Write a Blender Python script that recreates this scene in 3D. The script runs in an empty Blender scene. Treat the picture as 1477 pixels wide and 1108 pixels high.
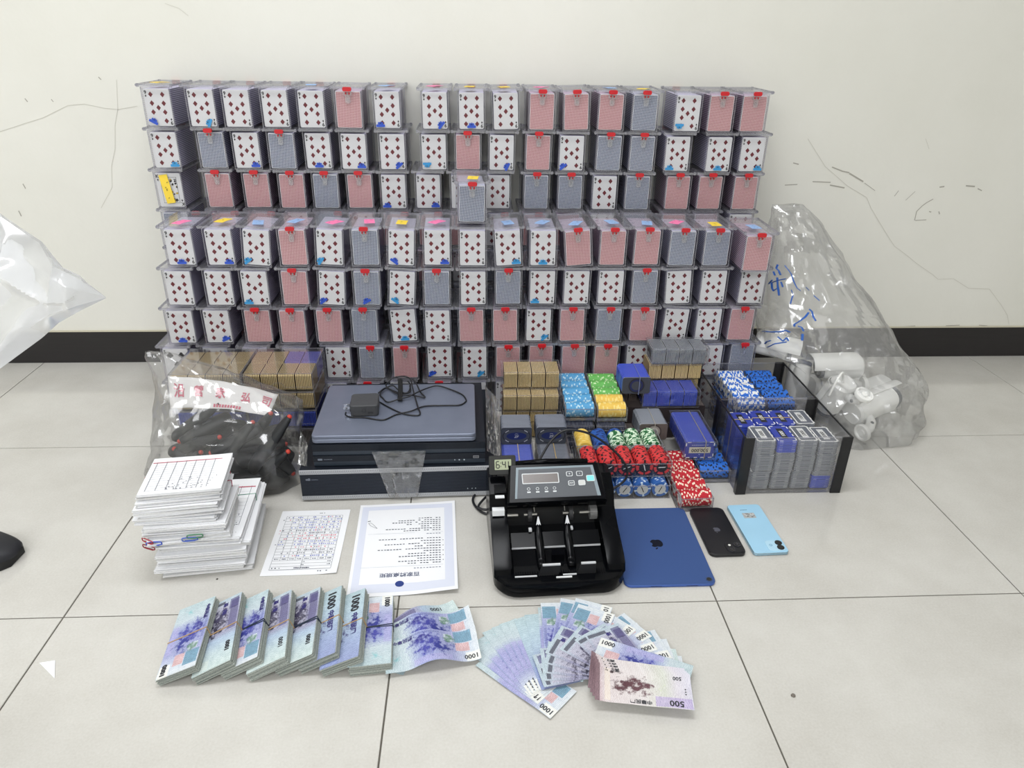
import bpy, math, random
from mathutils import Vector, Matrix, noise
from math import sin, cos, pi, radians
rnd = random.Random(7)
S = bpy.context.scene
COL = S.collection
# ---------------------------------------------------------------- camera
cam_d = bpy.data.cameras.new('camera'); cam = bpy.data.objects.new('camera', cam_d); COL.objects.link(cam)
cam_d.sensor_width = 36; cam_d.lens = 25.726; cam_d.clip_start = .02; cam_d.clip_end = 60
AX = ((0.99853524, -0.00898173, 0.05335445), (-0.05185967, -0.44002727, 0.89648568), (0.01542542, -0.89793949, -0.43984853))
M4 = Matrix.Identity(4)
for r_ in range(3):
    M4[r_][0] = AX[r_][0]; M4[r_][1] = -AX[r_][1]; M4[r_][2] = -AX[r_][2]
M4[2][3] = .97222
cam.matrix_world = M4
S.camera = cam
# ---------------------------------------------------------------- world, exposure, lights
w = bpy.data.worlds.new('world'); S.world = w; w.use_nodes = True
w.node_tree.nodes['Background'].inputs[0].default_value = (.9, .95, 1, 1)
w.node_tree.nodes['Background'].inputs[1].default_value = .3
S.view_settings.view_transform = 'Standard'; S.view_settings.look = 'None'
S.view_settings.exposure = -.2; S.view_settings.gamma = 1; S.view_settings.use_curve_mapping = False
cy = S.cycles
cy.max_bounces = 8; cy.diffuse_bounces = 3; cy.glossy_bounces = 3; cy.transmission_bounces = 4
cy.transparent_max_bounces = 24; cy.use_denoising = True; cy.caustics_reflective = False; cy.caustics_refractive = False
CEIL = 2.75
LAMPS = [(-.1, 1.0, 1.2), (-2.0, 1.0, .62), (1.8, .95, .04), (-.4, -1.9, 2.5), (1.8, -1.9, .7), (-2.2, -1.9, 2.1)]
for i, (lx, ly, k) in enumerate(LAMPS):
    ld = bpy.data.lights.new('ceiling_lamp_light', 'AREA'); ld.shape = 'RECTANGLE'; ld.size = 1.2; ld.size_y = .6
    ld.energy = 26 * k; ld.color = (.965, .985, 1.02)
    lo = bpy.data.objects.new('ceiling_lamp_light', ld); COL.objects.link(lo); lo.location = (lx, ly, CEIL - .05)
# ---------------------------------------------------------------- helpers
def lin(c):
    return tuple((x / 255 / 12.92 if x <= 10 else ((x / 255 + .055) / 1.055) ** 2.4) for x in c)
MATS = {}
def new_mat(name):
    m = bpy.data.materials.new(name); m.use_nodes = True; MATS[name] = m
    nt = m.node_tree; return m, nt, nt.nodes, nt.links
def mat(name, rgb, rough=.5, metal=0., spec=.5, noise_amt=0., noise_scale=60., coat=0., bump=0., bump_scale=200.):
    if name in MATS: return MATS[name]
    m, nt, N, L = new_mat(name); b = N['Principled BSDF']
    c = lin(rgb); b.inputs['Base Color'].default_value = (*c, 1); b.inputs['Roughness'].default_value = rough
    b.inputs['Metallic'].default_value = metal; b.inputs['Specular IOR Level'].default_value = spec; b.inputs['Coat Weight'].default_value = coat
    if noise_amt:
        t = N.new('ShaderNodeTexCoord'); n = N.new('ShaderNodeTexNoise'); n.inputs['Scale'].default_value = noise_scale; n.inputs['Detail'].default_value = 4
        r = N.new('ShaderNodeValToRGB'); L.new(t.outputs['Object'], n.inputs['Vector']); L.new(n.outputs[0], r.inputs[0])
        r.color_ramp.elements[0].position = .3; r.color_ramp.elements[1].position = .7
        r.color_ramp.elements[0].color = (*[x * (1 - noise_amt) for x in c], 1); r.color_ramp.elements[1].color = (*[min(1, x * (1 + noise_amt)) for x in c], 1)
        L.new(r.outputs[0], b.inputs['Base Color'])
    if bump:
        t = N.new('ShaderNodeTexCoord'); n = N.new('ShaderNodeTexNoise'); n.inputs['Scale'].default_value = bump_scale
        bp = N.new('ShaderNodeBump'); bp.inputs['Strength'].default_value = bump; bp.inputs['Distance'].default_value = .002
        L.new(t.outputs['Object'], n.inputs['Vector']); L.new(n.outputs[0], bp.inputs['Height']); L.new(bp.outputs[0], b.inputs['Normal'])
    return m
def clear(name, tint=(.95, .95, .97), haze=.03, hazecol=(.8, .8, .85), gloss=.06, rough=.1, ior=1.45):
    """thin clear plastic: light goes straight through, with a Fresnel sheen and a little haze"""
    if name in MATS: return MATS[name]
    m, nt, N, L = new_mat(name); N.remove(N['Principled BSDF']); out = N['Material Output']
    tr = N.new('ShaderNodeBsdfTransparent'); tr.inputs[0].default_value = (*tint, 1)
    df = N.new('ShaderNodeBsdfTranslucent'); df.inputs[0].default_value = (*hazecol, 1)
    d2 = N.new('ShaderNodeBsdfDiffuse'); d2.inputs[0].default_value = (*hazecol, 1)
    md = N.new('ShaderNodeMixShader'); md.inputs[0].default_value = .7; L.new(df.outputs[0], md.inputs[1]); L.new(d2.outputs[0], md.inputs[2])
    gl = N.new('ShaderNodeBsdfGlossy'); gl.inputs['Roughness'].default_value = rough
    m1 = N.new('ShaderNodeMixShader'); m1.inputs[0].default_value = haze; L.new(tr.outputs[0], m1.inputs[1]); L.new(md.outputs[0], m1.inputs[2])
    fr = N.new('ShaderNodeFresnel'); fr.inputs[0].default_value = ior
    ad = N.new('ShaderNodeMath'); ad.operation = 'MULTIPLY_ADD'; ad.inputs[1].default_value = .42; ad.inputs[2].default_value = max(0, gloss - .045); L.new(fr.outputs[0], ad.inputs[0])
    m2 = N.new('ShaderNodeMixShader'); L.new(ad.outputs[0], m2.inputs[0]); L.new(m1.outputs[0], m2.inputs[1]); L.new(gl.outputs[0], m2.inputs[2])
    L.new(m2.outputs[0], out.inputs[0]); return m
def T(x=0, y=0, z=0, rz=0, ry=0, rx=0):
    return Matrix.Translation((x, y, z)) @ Matrix.Rotation(rz, 4, 'Z') @ Matrix.Rotation(ry, 4, 'Y') @ Matrix.Rotation(rx, 4, 'X')
ID = Matrix.Identity(4)
class MB:
    def __init__(s): s.v = []; s.f = []; s.m = []; s.uv = None
    def add(s, vs, fs, m=0, M=None):
        o = len(s.v); s.v += [tuple(M @ Vector(p)) if M is not None else tuple(p) for p in vs]
        for f in fs: s.f.append(tuple(i + o for i in f)); s.m.append(m)
        return s
    def box(s, x0, x1, y0, y1, z0, z1, m=0, M=None, skip=''):
        vs = [(x0, y0, z0), (x1, y0, z0), (x1, y1, z0), (x0, y1, z0), (x0, y0, z1), (x1, y0, z1), (x1, y1, z1), (x0, y1, z1)]
        fs = {'b': (0, 3, 2, 1), 't': (4, 5, 6, 7), 'f': (0, 1, 5, 4), 'r': (1, 2, 6, 5), 'k': (2, 3, 7, 6), 'l': (3, 0, 4, 7)}
        return s.add(vs, [f for k, f in fs.items() if k not in skip], m, M)
    def prism(s, poly, z0, z1, m=0, M=None, mside=None, ch=0, mch=None):
        """extrude a 2-D outline along z, with an optional chamfer on both rims"""
        n = len(poly); cx = sum(p[0] for p in poly) / n; cyy = sum(p[1] for p in poly) / n
        def ring(z, k): return [(cx + (x - cx) * k, cyy + (y - cyy) * k, z) for x, y in poly]
        if ch:
            ext = max(max(abs(x - cx), abs(y - cyy)) for x, y in poly); k = 1 - ch / ext
            rings = [ring(z0, k), ring(z0 + ch, 1), ring(z1 - ch, 1), ring(z1, k)]
        else: rings = [ring(z0, 1), ring(z1, 1)]
        vs = [p for r in rings for p in r]; fs = []
        for a in range(len(rings) - 1):
            for i in range(n): j = (i + 1) % n; fs.append((a * n + i, a * n + j, a * n + n + j, a * n + n + i))
        s.add(vs, fs, m if mside is None else mside, M)
        if mch is not None and ch: s.m[-n:] = [mch]*n; s.m[-3*n:-2*n] = [mch]*n
        s.add(rings[0], [tuple(range(n))[::-1]], m, M); s.add(rings[-1], [tuple(range(n))], m, M); return s
    def poly(s, pts, m=0, M=None): return s.add(pts, [tuple(range(len(pts)))], m, M)
    def lathe(s, prof, n=24, m=0, M=None, a0=0., a1=2 * pi):
        """prof: (r, z) list round the z axis"""
        full = abs(a1 - a0 - 2 * pi) < 1e-6; k = n if full else n + 1
        vs = [(r * cos(a0 + (a1 - a0) * i / n), r * sin(a0 + (a1 - a0) * i / n), z) for r, z in prof for i in range(k)]
        fs = []
        for a in range(len(prof) - 1):
            for i in range(n): j = (i + 1) % k; fs.append((a * k + i, a * k + j, a * k + k + j, a * k + k + i))
        return s.add(vs, fs, m, M)
    def cyl(s, p0, p1, r0, r1=None, n=12, m=0, M=None):
        p0 = Vector(p0); p1 = Vector(p1); r1 = r0 if r1 is None else r1
        q = (p1 - p0).to_track_quat('Z', 'Y').to_matrix().to_4x4(); h = (p1 - p0).length
        X = Matrix.Translation(p0) @ q
        if M is not None: X = M @ X
        return s.lathe([(0, 0), (r0, 0), (r1, h), (0, h)], n, m, X)
    def tube(s, pts, r, n=8, m=0, M=None, flat=1.):
        pts = [Vector(p) for p in pts]; k = len(pts); vs = []; up = Vector((0, 0, 1))
        for i, p in enumerate(pts):
            t = (pts[min(i + 1, k - 1)] - pts[max(i - 1, 0)]).normalized()
            a = t.cross(up)
            if a.length < 1e-3: a = t.cross(Vector((0, 1, 0)))
            a.normalize(); b = a.cross(t)
            rr = r[i] if isinstance(r, (list, tuple)) else r
            vs += [p + a * rr * cos(2 * pi * j / n) + b * rr * flat * sin(2 * pi * j / n) for j in range(n)]
        fs = [(i * n + j, i * n + (j + 1) % n, (i + 1) * n + (j + 1) % n, (i + 1) * n + j) for i in range(k - 1) for j in range(n)]
        fs += [tuple(range(n))[::-1], tuple(range((k - 1) * n, k * n))]
        return s.add(vs, fs, m, M)
    def grid(s, fn, nu, nv, m=0, M=None, th=0.):
        """fn(u, v) -> point; th > 0 gives the sheet a thickness along its normals"""
        P = [Vector(fn(i / nu, j / nv)) for j in range(nv + 1) for i in range(nu + 1)]
        w_ = nu + 1; fs = [(j * w_ + i, j * w_ + i + 1, (j + 1) * w_ + i + 1, (j + 1) * w_ + i) for j in range(nv) for i in range(nu)]
        if not th: return s.add(P, fs, m, M)
        nr = [Vector() for _ in P]
        for f in fs:
            nn = (P[f[1]] - P[f[0]]).cross(P[f[3]] - P[f[0]])
            for i in f: nr[i] += nn
        Q = [p - n_.normalized() * th for p, n_ in zip(P, nr)]; o = len(P)
        g = [tuple(i + o for i in f[::-1]) for f in fs]
        rim = [j for j in range(nu + 1)] + [j * w_ + nu for j in range(1, nv + 1)] + [nv * w_ + i for i in range(nu - 1, -1, -1)] + [j * w_ for j in range(nv - 1, 0, -1)]
        e = [(rim[(i + 1) % len(rim)], rim[i], rim[i] + o, rim[(i + 1) % len(rim)] + o) for i in range(len(rim))]
        return s.add(P + Q, fs + g + e, m, M)
    def mesh(s, name, mats, smooth=False):
        me = bpy.data.meshes.new(name); me.from_pydata(s.v, [], s.f)
        for m in (mats if isinstance(mats, (list, tuple)) else [mats]): me.materials.append(m)
        me.polygons.foreach_set('material_index', s.m)
        if smooth:
            me.polygons.foreach_set('use_smooth', [True] * len(s.f))
            if smooth is not True: me.set_sharp_from_angle(angle=radians(smooth))
        me.update(); return me
    def build(s, name, mats, parent=None, smooth=False, M=None): return ob(name, s.mesh(name, mats, smooth), parent, M)
def ob(name, me, parent=None, M=None):
    o = bpy.data.objects.new(name, me); COL.objects.link(o)
    if parent is not None: o.parent = parent
    if M is not None: o.matrix_basis = M
    return o
def tag(o, label, cat, group=None):
    o['label'] = label; o['category'] = cat
    if group: o['group'] = group
    return o
def thing(name, label, cat, M=None, group=None):
    o = bpy.data.objects.new(name, None); COL.objects.link(o); o.empty_display_size = .02
    if M is not None: o.matrix_basis = M
    return tag(o, label, cat, group)
def structure(o): o['kind'] = 'structure'; return o
def rrect(wd, ht, r, n=4, cx=0., cy_=0.):
    o = []
    for k, (sx, sy) in enumerate(((1, 1), (-1, 1), (-1, -1), (1, -1))):
        for i in range(n + 1):
            a = pi / 2 * (k + i / n); o.append((cx + sx * (wd / 2 - r) + r * cos(a), cy_ + sy * (ht / 2 - r) + r * sin(a)))
    return o
_TXT = {}
def text2d(s, size=1., align='CENTER', bold=0.):
    """a word as flat triangles (verts, faces), centred on its own box"""
    k = (s, bold)
    if k not in _TXT:
        cu = bpy.data.curves.new('lettering', 'FONT'); cu.body = s; cu.size = 1; cu.offset = bold; cu.resolution_u = 2
        o = bpy.data.objects.new('lettering', cu); COL.objects.link(o); dg = bpy.context.evaluated_depsgraph_get()
        me = o.evaluated_get(dg).to_mesh(); vs = [tuple(v.co) for v in me.vertices]; fs = [tuple(p.vertices) for p in me.polygons]
        o.evaluated_get(dg).to_mesh_clear(); bpy.data.objects.remove(o); bpy.data.curves.remove(cu)
        x0 = min(v[0] for v in vs); x1 = max(v[0] for v in vs); y0 = min(v[1] for v in vs); y1 = max(v[1] for v in vs)
        _TXT[k] = ([((v[0] - (x0 + x1) / 2), (v[1] - (y0 + y1) / 2), 0) for v in vs], fs)
    vs, fs = _TXT[k]; return [(v[0] * size, v[1] * size, 0) for v in vs], fs
ORD = ['', 'first', 'second', 'third', 'fourth', 'fifth', 'sixth', 'seventh', 'eighth', 'ninth', 'tenth', 'eleventh', 'twelfth', 'thirteenth', 'fourteenth', 'fifteenth', 'sixteenth', 'seventeenth', 'eighteenth', 'nineteenth', 'twentieth']
def copy_tree(o, parent=None):
    c = o.copy(); COL.objects.link(c)
    if parent is not None: c.parent = parent; c.matrix_parent_inverse = o.matrix_parent_inverse.copy()
    for ch in list(o.children): copy_tree(ch, c)
    return c
# ---------------------------------------------------------------- the room
WALL_Y = 2.17; X0, X1, Y0 = -3.2, 3.4, -3.4
def wall_mat():
    m, nt, N, L = new_mat('cream_wall'); b = N['Principled BSDF']; b.inputs['Roughness'].default_value = .55; b.inputs['Specular IOR Level'].default_value = .3
    t = N.new('ShaderNodeTexCoord'); n = N.new('ShaderNodeTexNoise'); n.inputs['Scale'].default_value = 1.3; n.inputs['Detail'].default_value = 6; n.inputs['Roughness'].default_value = .6
    r = N.new('ShaderNodeValToRGB'); r.color_ramp.elements[0].position = .3; r.color_ramp.elements[1].position = .72
    r.color_ramp.elements[0].color = (*lin((223, 222, 213)), 1); r.color_ramp.elements[1].color = (*lin((232, 231, 224)), 1)
    n2 = N.new('ShaderNodeTexNoise'); n2.inputs['Scale'].default_value = 90; bp = N.new('ShaderNodeBump'); bp.inputs['Strength'].default_value = .12; bp.inputs['Distance'].default_value = .002
    L.new(t.outputs['Object'], n.inputs['Vector']); L.new(n.outputs[0], r.inputs[0]); L.new(r.outputs[0], b.inputs['Base Color'])
    L.new(t.outputs['Object'], n2.inputs['Vector']); L.new(n2.outputs[0], bp.inputs['Height']); L.new(bp.outputs[0], b.inputs['Normal']); return m
WM = wall_mat()
wall_back = structure(MB().box(X0, X1, WALL_Y, WALL_Y + .12, -.02, CEIL).build('wall_back', WM))
structure(MB().box(X0 - .12, X0, Y0, WALL_Y, -.02, CEIL).build('wall_left', WM))
structure(MB().box(X1, X1 + .12, Y0, WALL_Y, -.02, CEIL).build('wall_right', WM))
structure(MB().box(X0, X1, Y0 - .12, Y0, -.02, CEIL).build('wall_front', WM))
structure(MB().box(X0, X1, Y0, WALL_Y, CEIL, CEIL + .1).build('ceiling', mat('ceiling_white', (214, 214, 212), .8)))
def board_mat():
    m, nt, N, L = new_mat('dark_baseboard'); b = N['Principled BSDF']; b.inputs['Roughness'].default_value = .42
    t = N.new('ShaderNodeTexCoord'); mp = N.new('ShaderNodeMapping'); mp.inputs['Scale'].default_value = (3, 3, 160)
    n = N.new('ShaderNodeTexNoise'); n.inputs['Scale'].default_value = 2.5; n.inputs['Detail'].default_value = 5
    r = N.new('ShaderNodeValToRGB'); r.color_ramp.elements[0].color = (*lin((15, 13, 15)), 1); r.color_ramp.elements[1].color = (*lin((36, 32, 34)), 1)
    L.new(t.outputs['Object'], mp.inputs[0]); L.new(mp.outputs[0], n.inputs['Vector']); L.new(n.outputs[0], r.inputs[0]); L.new(r.outputs[0], b.inputs['Base Color']); return m
structure(MB().box(X0, X1, WALL_Y - .008, WALL_Y, 0, .1035).build('baseboard_back', board_mat()))
structure(MB().box(X0, X1, WALL_Y - .009, WALL_Y, .1035, .106).build('trim_1', mat('caulk', (196, 190, 170), .7)))
# floor of square tiles, each its own piece
def tile_mat():
    m, nt, N, L = new_mat('polished_tile'); b = N['Principled BSDF']; b.inputs['Roughness'].default_value = .1; b.inputs['Specular IOR Level'].default_value = .5
    t = N.new('ShaderNodeTexCoord'); oi = N.new('ShaderNodeObjectInfo'); vm = N.new('ShaderNodeVectorMath'); vm.operation = 'ADD'
    L.new(t.outputs['Object'], vm.inputs[0]); L.new(oi.outputs['Location'], vm.inputs[1])
    n = N.new('ShaderNodeTexNoise'); n.inputs['Scale'].default_value = 5; n.inputs['Detail'].default_value = 8; n.inputs['Roughness'].default_value = .65
    r = N.new('ShaderNodeValToRGB'); r.color_ramp.elements[0].position = .3; r.color_ramp.elements[1].position = .7
    r.color_ramp.elements[0].color = (*lin((192, 189, 182)), 1); r.color_ramp.elements[1].color = (*lin((206, 204, 198)), 1)
    n2 = N.new('ShaderNodeTexNoise'); n2.inputs['Scale'].default_value = 260; n2.inputs['Detail'].default_value = 2
    mx = N.new('ShaderNodeMix'); mx.data_type = 'RGBA'; mx.blend_type = 'OVERLAY'; mx.inputs[0].default_value = .12
    L.new(vm.outputs[0], n.inputs['Vector']); L.new(vm.outputs[0], n2.inputs['Vector']); L.new(n.outputs[0], r.inputs[0])
    L.new(r.outputs[0], mx.inputs[6]); L.new(n2.outputs[0], mx.inputs[7]); L.new(mx.outputs[2], b.inputs['Base Color']); return m
TM = tile_mat()
floor = structure(MB().box(X0, X1, Y0, WALL_Y, -.05, -.0018).build('floor', mat('grout', (92, 88, 80), .9)))
_tiles = {}
TXO, TYO, TS, GAP = -1.3426, 2.2418, .6, .0026
for i in range(-4, 9):
    for j in range(0, 10):
        xa, xb = max(X0, TXO + TS * i), min(X1, TXO + TS * (i + 1)); yb, ya = min(WALL_Y, TYO - TS * j), max(Y0, TYO - TS * (j + 1))
        if xb - xa < .03 or yb - ya < .03: continue
        k = (round(xb - xa, 3), round(yb - ya, 3))
        if k not in _tiles: _tiles[k] = MB().prism([(-k[0] / 2 + GAP / 2, -k[1] / 2 + GAP / 2), (k[0] / 2 - GAP / 2, -k[1] / 2 + GAP / 2), (k[0] / 2 - GAP / 2, k[1] / 2 - GAP / 2), (-k[0] / 2 + GAP / 2, k[1] / 2 - GAP / 2)], -.012, 0, ch=.0008).mesh('tile', TM)
        ob('tile', _tiles[k], floor, T((xa + xb) / 2, (ya + yb) / 2, 0))
# ceiling lamps (out of the frame; the floor and the glossy things mirror them)
lamp_frame = MB().box(-.62, .62, -.32, .32, 0, .045).mesh('lamp_frame', mat('lamp_white', (235, 235, 232), .5))
def emit_mat():
    m, nt, N, L = new_mat('lamp_glow'); b = N['Principled BSDF']; b.inputs['Emission Color'].default_value = (1, .98, .95, 1); b.inputs['Emission Strength'].default_value = 1.5; return m
lamp_pane = MB().box(-.6, .6, -.3, .3, -.004, .001).mesh('diffuser', emit_mat())
for i, (lx, ly, k) in enumerate(LAMPS):
    o = tag(ob('ceiling_lamp', lamp_frame, None, T(lx, ly, CEIL - .045)), 'flat white ceiling panel lamp, ' + ('row near the card wall, ' if ly > 0 else 'row behind the viewer, ') + ['middle', 'left', 'right', 'middle', 'right', 'left'][i] + ' one', 'lamp')
    ob('diffuser', lamp_pane, o)
# ---------------------------------------------------------------- card cases
CLEAR = clear('clear_case', (.97, .97, .985), .014, (.85, .85, .92), .045, .12)
CEDGE = clear('clear_case_edge', (.86, .86, .9), .16, (.9, .9, .95), .12, .15)
RED = mat('latch_red', (196, 30, 40), .35)
CARDW = mat('card_white', (236, 236, 236), .45); PIP = mat('pip_red', (112, 26, 36), .5); PIPK = mat('pip_black', (26, 24, 28), .5)
def back_mat(name, a, b_):
    m, nt, N, L = new_mat(name); b = N['Principled BSDF']; b.inputs['Roughness'].default_value = .5
    t = N.new('ShaderNodeTexCoord'); mp = N.new('ShaderNodeMapping'); mp.inputs['Rotation'].default_value = (0, radians(40), 0); mp.inputs['Scale'].default_value = (360, 360, 360)
    ck = N.new('ShaderNodeTexChecker'); ck.inputs['Scale'].default_value = 1; ck.inputs[1].default_value = (*lin(a), 1); ck.inputs[2].default_value = (*lin(b_), 1)
    L.new(t.outputs['Object'], mp.inputs[0]); L.new(mp.outputs[0], ck.inputs[0]); L.new(ck.outputs[0], b.inputs['Base Color']); return m
BACKR = back_mat('red_card_back', (184, 112, 116), (234, 200, 200)); BACKB = back_mat('blue_card_back', (84, 92, 116), (200, 205, 216))
def edge_mat(name, a, b_):
    m, nt, N, L = new_mat(name); b = N['Principled BSDF']; b.inputs['Roughness'].default_value = .6
    t = N.new('ShaderNodeTexCoord'); wv = N.new('ShaderNodeTexWave'); wv.bands_direction = 'Z'; wv.inputs['Scale'].default_value = 70; wv.inputs['Distortion'].default_value = .5
    r = N.new('ShaderNodeValToRGB'); r.color_ramp.elements[0].color = (*lin(a), 1); r.color_ramp.elements[1].color = (*lin(b_), 1); r.color_ramp.elements[0].position = .1; r.color_ramp.elements[1].position = .6
    L.new(t.outputs['Object'], wv.inputs['Vector']); L.new(wv.outputs[0], r.inputs[0]); L.new(r.outputs[0], b.inputs['Base Color']); return m
EDGER = edge_mat('card_edges_red', (92, 62, 84), (222, 200, 220)); EDGEB = edge_mat('card_edges_blue', (76, 78, 108), (214, 214, 234)); EDGEN = edge_mat('card_edges_pale', (104, 98, 128), (226, 222, 242))
CW, CH, CD = .070, .0965, .144       # tub
mb = MB(); tp = .0008
mb.add([(-CW/2+tp, 0, .002), (CW/2-tp, 0, .002), (CW/2-tp, CD, .002), (-CW/2+tp, CD, .002), (-CW/2, 0, CH), (CW/2, 0, CH), (CW/2, CD, CH), (-CW/2, CD, CH)],
       [(0, 3, 2, 1), (0, 1, 5, 4), (1, 2, 6, 5), (2, 3, 7, 6), (3, 0, 4, 7)], 0)
for sx in (-1, 1):
    for yy in (0, CD): mb.box(sx*CW/2-.0009, sx*CW/2+.0009, yy-.0009, yy+.0009, 0, CH, 1)
mb.box(-CW/2, CW/2, -.001, .001, 0, .0025, 1); mb.box(-CW/2+.006, CW/2-.006, .02, .022, 0, .0018, 1); mb.box(-CW/2+.006, CW/2-.006, CD-.022, CD-.02, 0, .0018, 1)
TUB = mb.mesh('tub', [CLEAR, CEDGE])
LW, LD0, LD1 = .087, -.006, .150
mb = MB().box(-LW/2, LW/2, LD0, LD1, .1, .1032, 0)
for a in ((-LW/2, LW/2, LD0-.0008, LD0+.0012), (-LW/2, LW/2, LD1-.0012, LD1+.0008)): mb.box(*a, .0975, .1032, 1)
for sx in (-1, 1): mb.box(sx*LW/2-.0012, sx*LW/2+.0012, LD0, LD1, .0985, .1032, 1)
for sx in (-1, 1):
    for yy in (LD0+.004, LD1-.004): mb.prism(rrect(.0065, .0065, .003, 2, sx*(LW/2-.003), yy), .096, .1045, 1)
for sx in (-1, 1):
    for yy in (.03, .06, .1): mb.box(sx*.036-.003, sx*.036+.003, yy, yy+.002, .1032, .1040, 1)
LID = mb.mesh('lid', [clear('clear_lid', (.975, .975, .985), .075, (.98, .98, 1), .06, .12), CEDGE])
mb = MB().prism(rrect(.0225, .0105, .004, 3), 0, .0045, ch=.0006, M=T(0, -.0068, .0975, 0, 0, pi/2))
for sx in (-1, 1): mb.prism([(sx*.0042-.0022, 0), (sx*.0042+.0022, 0), (sx*.0042+.0012, -.005), (sx*.0042-.0012, -.005)], 0, .002, M=T(0, -.0030, .0895, 0, 0, pi/2))
LATCH = mb.mesh('latch', RED)
mb = MB().prism(rrect(.021, .012, .003, 2), 0, .0016, M=T(0, -.0012, .0870, 0, 0, pi/2), mside=1)
mb.prism(rrect(.013, .018, .004, 2), 0, .0012, M=T(0, -.001, .0725, 0, 0, pi/2), mside=1); mb.prism(rrect(.005, .009, .002, 2), 0, .0024, M=T(0, -.001, .0725, 0, 0, pi/2), m=0, mside=1)
TAB = mb.mesh('latch_tab', [clear('clear_tab', (.97, .97, .98), .16, (1, 1, 1), .1, .2), CEDGE])
DW, DH, DD = .0635, .0885, .132
def deck_mesh(em): return MB().box(-DW/2, DW/2, .0045, .0045+DD, .0034, .003+DH, 0).mesh('card_deck', em)
DECK = {'R': deck_mesh(EDGER), 'B': deck_mesh(EDGEB), 'N': deck_mesh(EDGEN), 'K': deck_mesh(EDGEN)}
def card_prism(mb, m): mb.prism(rrect(DW, DH, .004, 3), 0, .0005, M=T(0, .0042, .0034+DH/2, 0, 0, pi/2), m=m)
def flat(mb, pts, m, d=.00012): mb.poly([(x, .0036-d, z) for x, z in pts], m)
def dia(mb, cx, cz, sx, sz, m=1): flat(mb, [(cx-sx, cz), (cx, cz-sz), (cx+sx, cz), (cx, cz+sz)], m)
def glyph(mb, s, size, cx, cz, m, flip=False):
    vs, fs = text2d(s, size, bold=.03); k = -1 if flip else 1
    mb.add([(cx+k*v[0], .0034, cz+k*v[1]) for v in vs], fs, m)
def nine():
    mb = MB(); card_prism(mb, 0); z0 = .003
    for sx in (-1, 1):
        for q in (.145, .38, .62, .855): dia(mb, sx*.0145, z0+DH*q, .0056, .0068)
    dia(mb, 0, z0+DH*.5, .0056, .0068)
    glyph(mb, '9', .012, -.0268, z0+DH-.008, 2); dia(mb, -.0268, z0+DH-.0165, .0022, .003, 2)
    glyph(mb, '9', .012, .0268, z0+.008, 2, True); dia(mb, .0268, z0+.0165, .0022, .003, 2)
    return mb.mesh('front_card', [CARDW, PIP, PIPK])
def clubs(mb, cx, cz, r, m):
    for dx, dz in ((0, r*.9), (-r*.95, -r*.3), (r*.95, -r*.3)): flat(mb, [(cx+dx+r*cos(a*pi/5), cz+dz+r*sin(a*pi/5)) for a in range(10)], m)
    flat(mb, [(cx-r*.6, cz-2*r), (cx+r*.6, cz-2*r), (cx+r*.2, cz), (cx-r*.2, cz)], m)
def king():
    mb = MB(); card_prism(mb, 0); z0 = .003; c = z0+DH/2
    flat(mb, [(-.021, c-.034), (.021, c-.034), (.021, c+.034), (-.021, c+.034)], 1); flat(mb, [(-.0202, c-.0332), (.0202, c-.0332), (.0202, c+.0332), (-.0202, c+.0332)], 0, .0002)
    r = random.Random(3)
    for k in range(46):
        x, z = r.uniform(-.013, .019), r.uniform(-.03, .03); s = r.uniform(.0015, .005)
        flat(mb, [(x-s*r.uniform(.6, 1), c+z), (x, c+z-s*r.uniform(.5, 1.2)), (x+s*r.uniform(.6, 1), c+z), (x+s*.3, c+z+s*r.uniform(.5, 1.2))], r.choice((1, 1, 1, 2)), .0003+.00002*k)
    for k in (-1, 1):
        glyph(mb, 'K', .012, k*-.0268, c+k*(DH/2-.008), 1, k < 0); x, z = k*-.0268, c+k*(DH/2-.018)
        flat(mb, [(x, z+.004*k), (x-.0028, z), (x-.0004, z-.0008*k), (x-.001, z-.003*k), (x+.001, z-.003*k), (x+.0004, z-.0008*k), (x+.0028, z)][::k], 1)
    flat(mb, [(.014, c-.021), (.0185, c-.026), (.0165, c-.028), (.0145, c-.0265), (.015, c-.03), (.013, c-.03), (.0135, c-.0265), (.0115, c-.028), (.0095, c-.026)], 1, .0015)
    return mb.mesh('front_card', [CARDW, PIPK, mat('card_gold', (206, 176, 60), .5)])
def clubcard():
    mb = MB(); card_prism(mb, 0); c = .003+DH/2
    for sx in (-1, 1):
        for q in (-.3, .3): clubs(mb, sx*.0145, c+DH*q, .0042, 1)
    clubs(mb, 0, c, .0042, 1); glyph(mb, '5', .012, -.0268, c+DH/2-.008, 1); glyph(mb, '5', .012, .0268, c-DH/2+.008, 1, True)
    return mb.mesh('front_card', [CARDW, PIPK])
def backcard(bm):
    mb = MB(); card_prism(mb, 1); flat(mb, [(p[0], p[1]+.003+DH/2) for p in rrect(DW-.0025, DH-.0025, .003, 3)], 0); return mb.mesh('front_card', [bm, CARDW])
CARD = {'N': nine(), 'K': king(), 'C': clubcard(), 'R': backcard(BACKR), 'B': backcard(BACKB)}; DECK['C'] = DECK['N']
def sticker_mesh(rgb, nm):
    mb = MB(); mb.prism(rrect(.0225, .0065, .0015, 2, 0, .0035), 0, .0004)
    mb.prism([(-.006, .006), (.006, .006), (.0072, .0105), (.0045, .0125), (.0028, .0115), (.0005, .0145), (-.0015, .0115), (-.0042, .0130), (-.007, .0105)], 0, .0004)
    vs, fs = text2d('M', .006, bold=.02); mb.add([(v[0], v[1]+.0095, .00055) for v in vs], fs, 1)
    return mb.mesh('sticker', [mat(nm, rgb, .45), mat(nm+'_ink', tuple(int(c*.62) for c in rgb), .5)])
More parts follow.
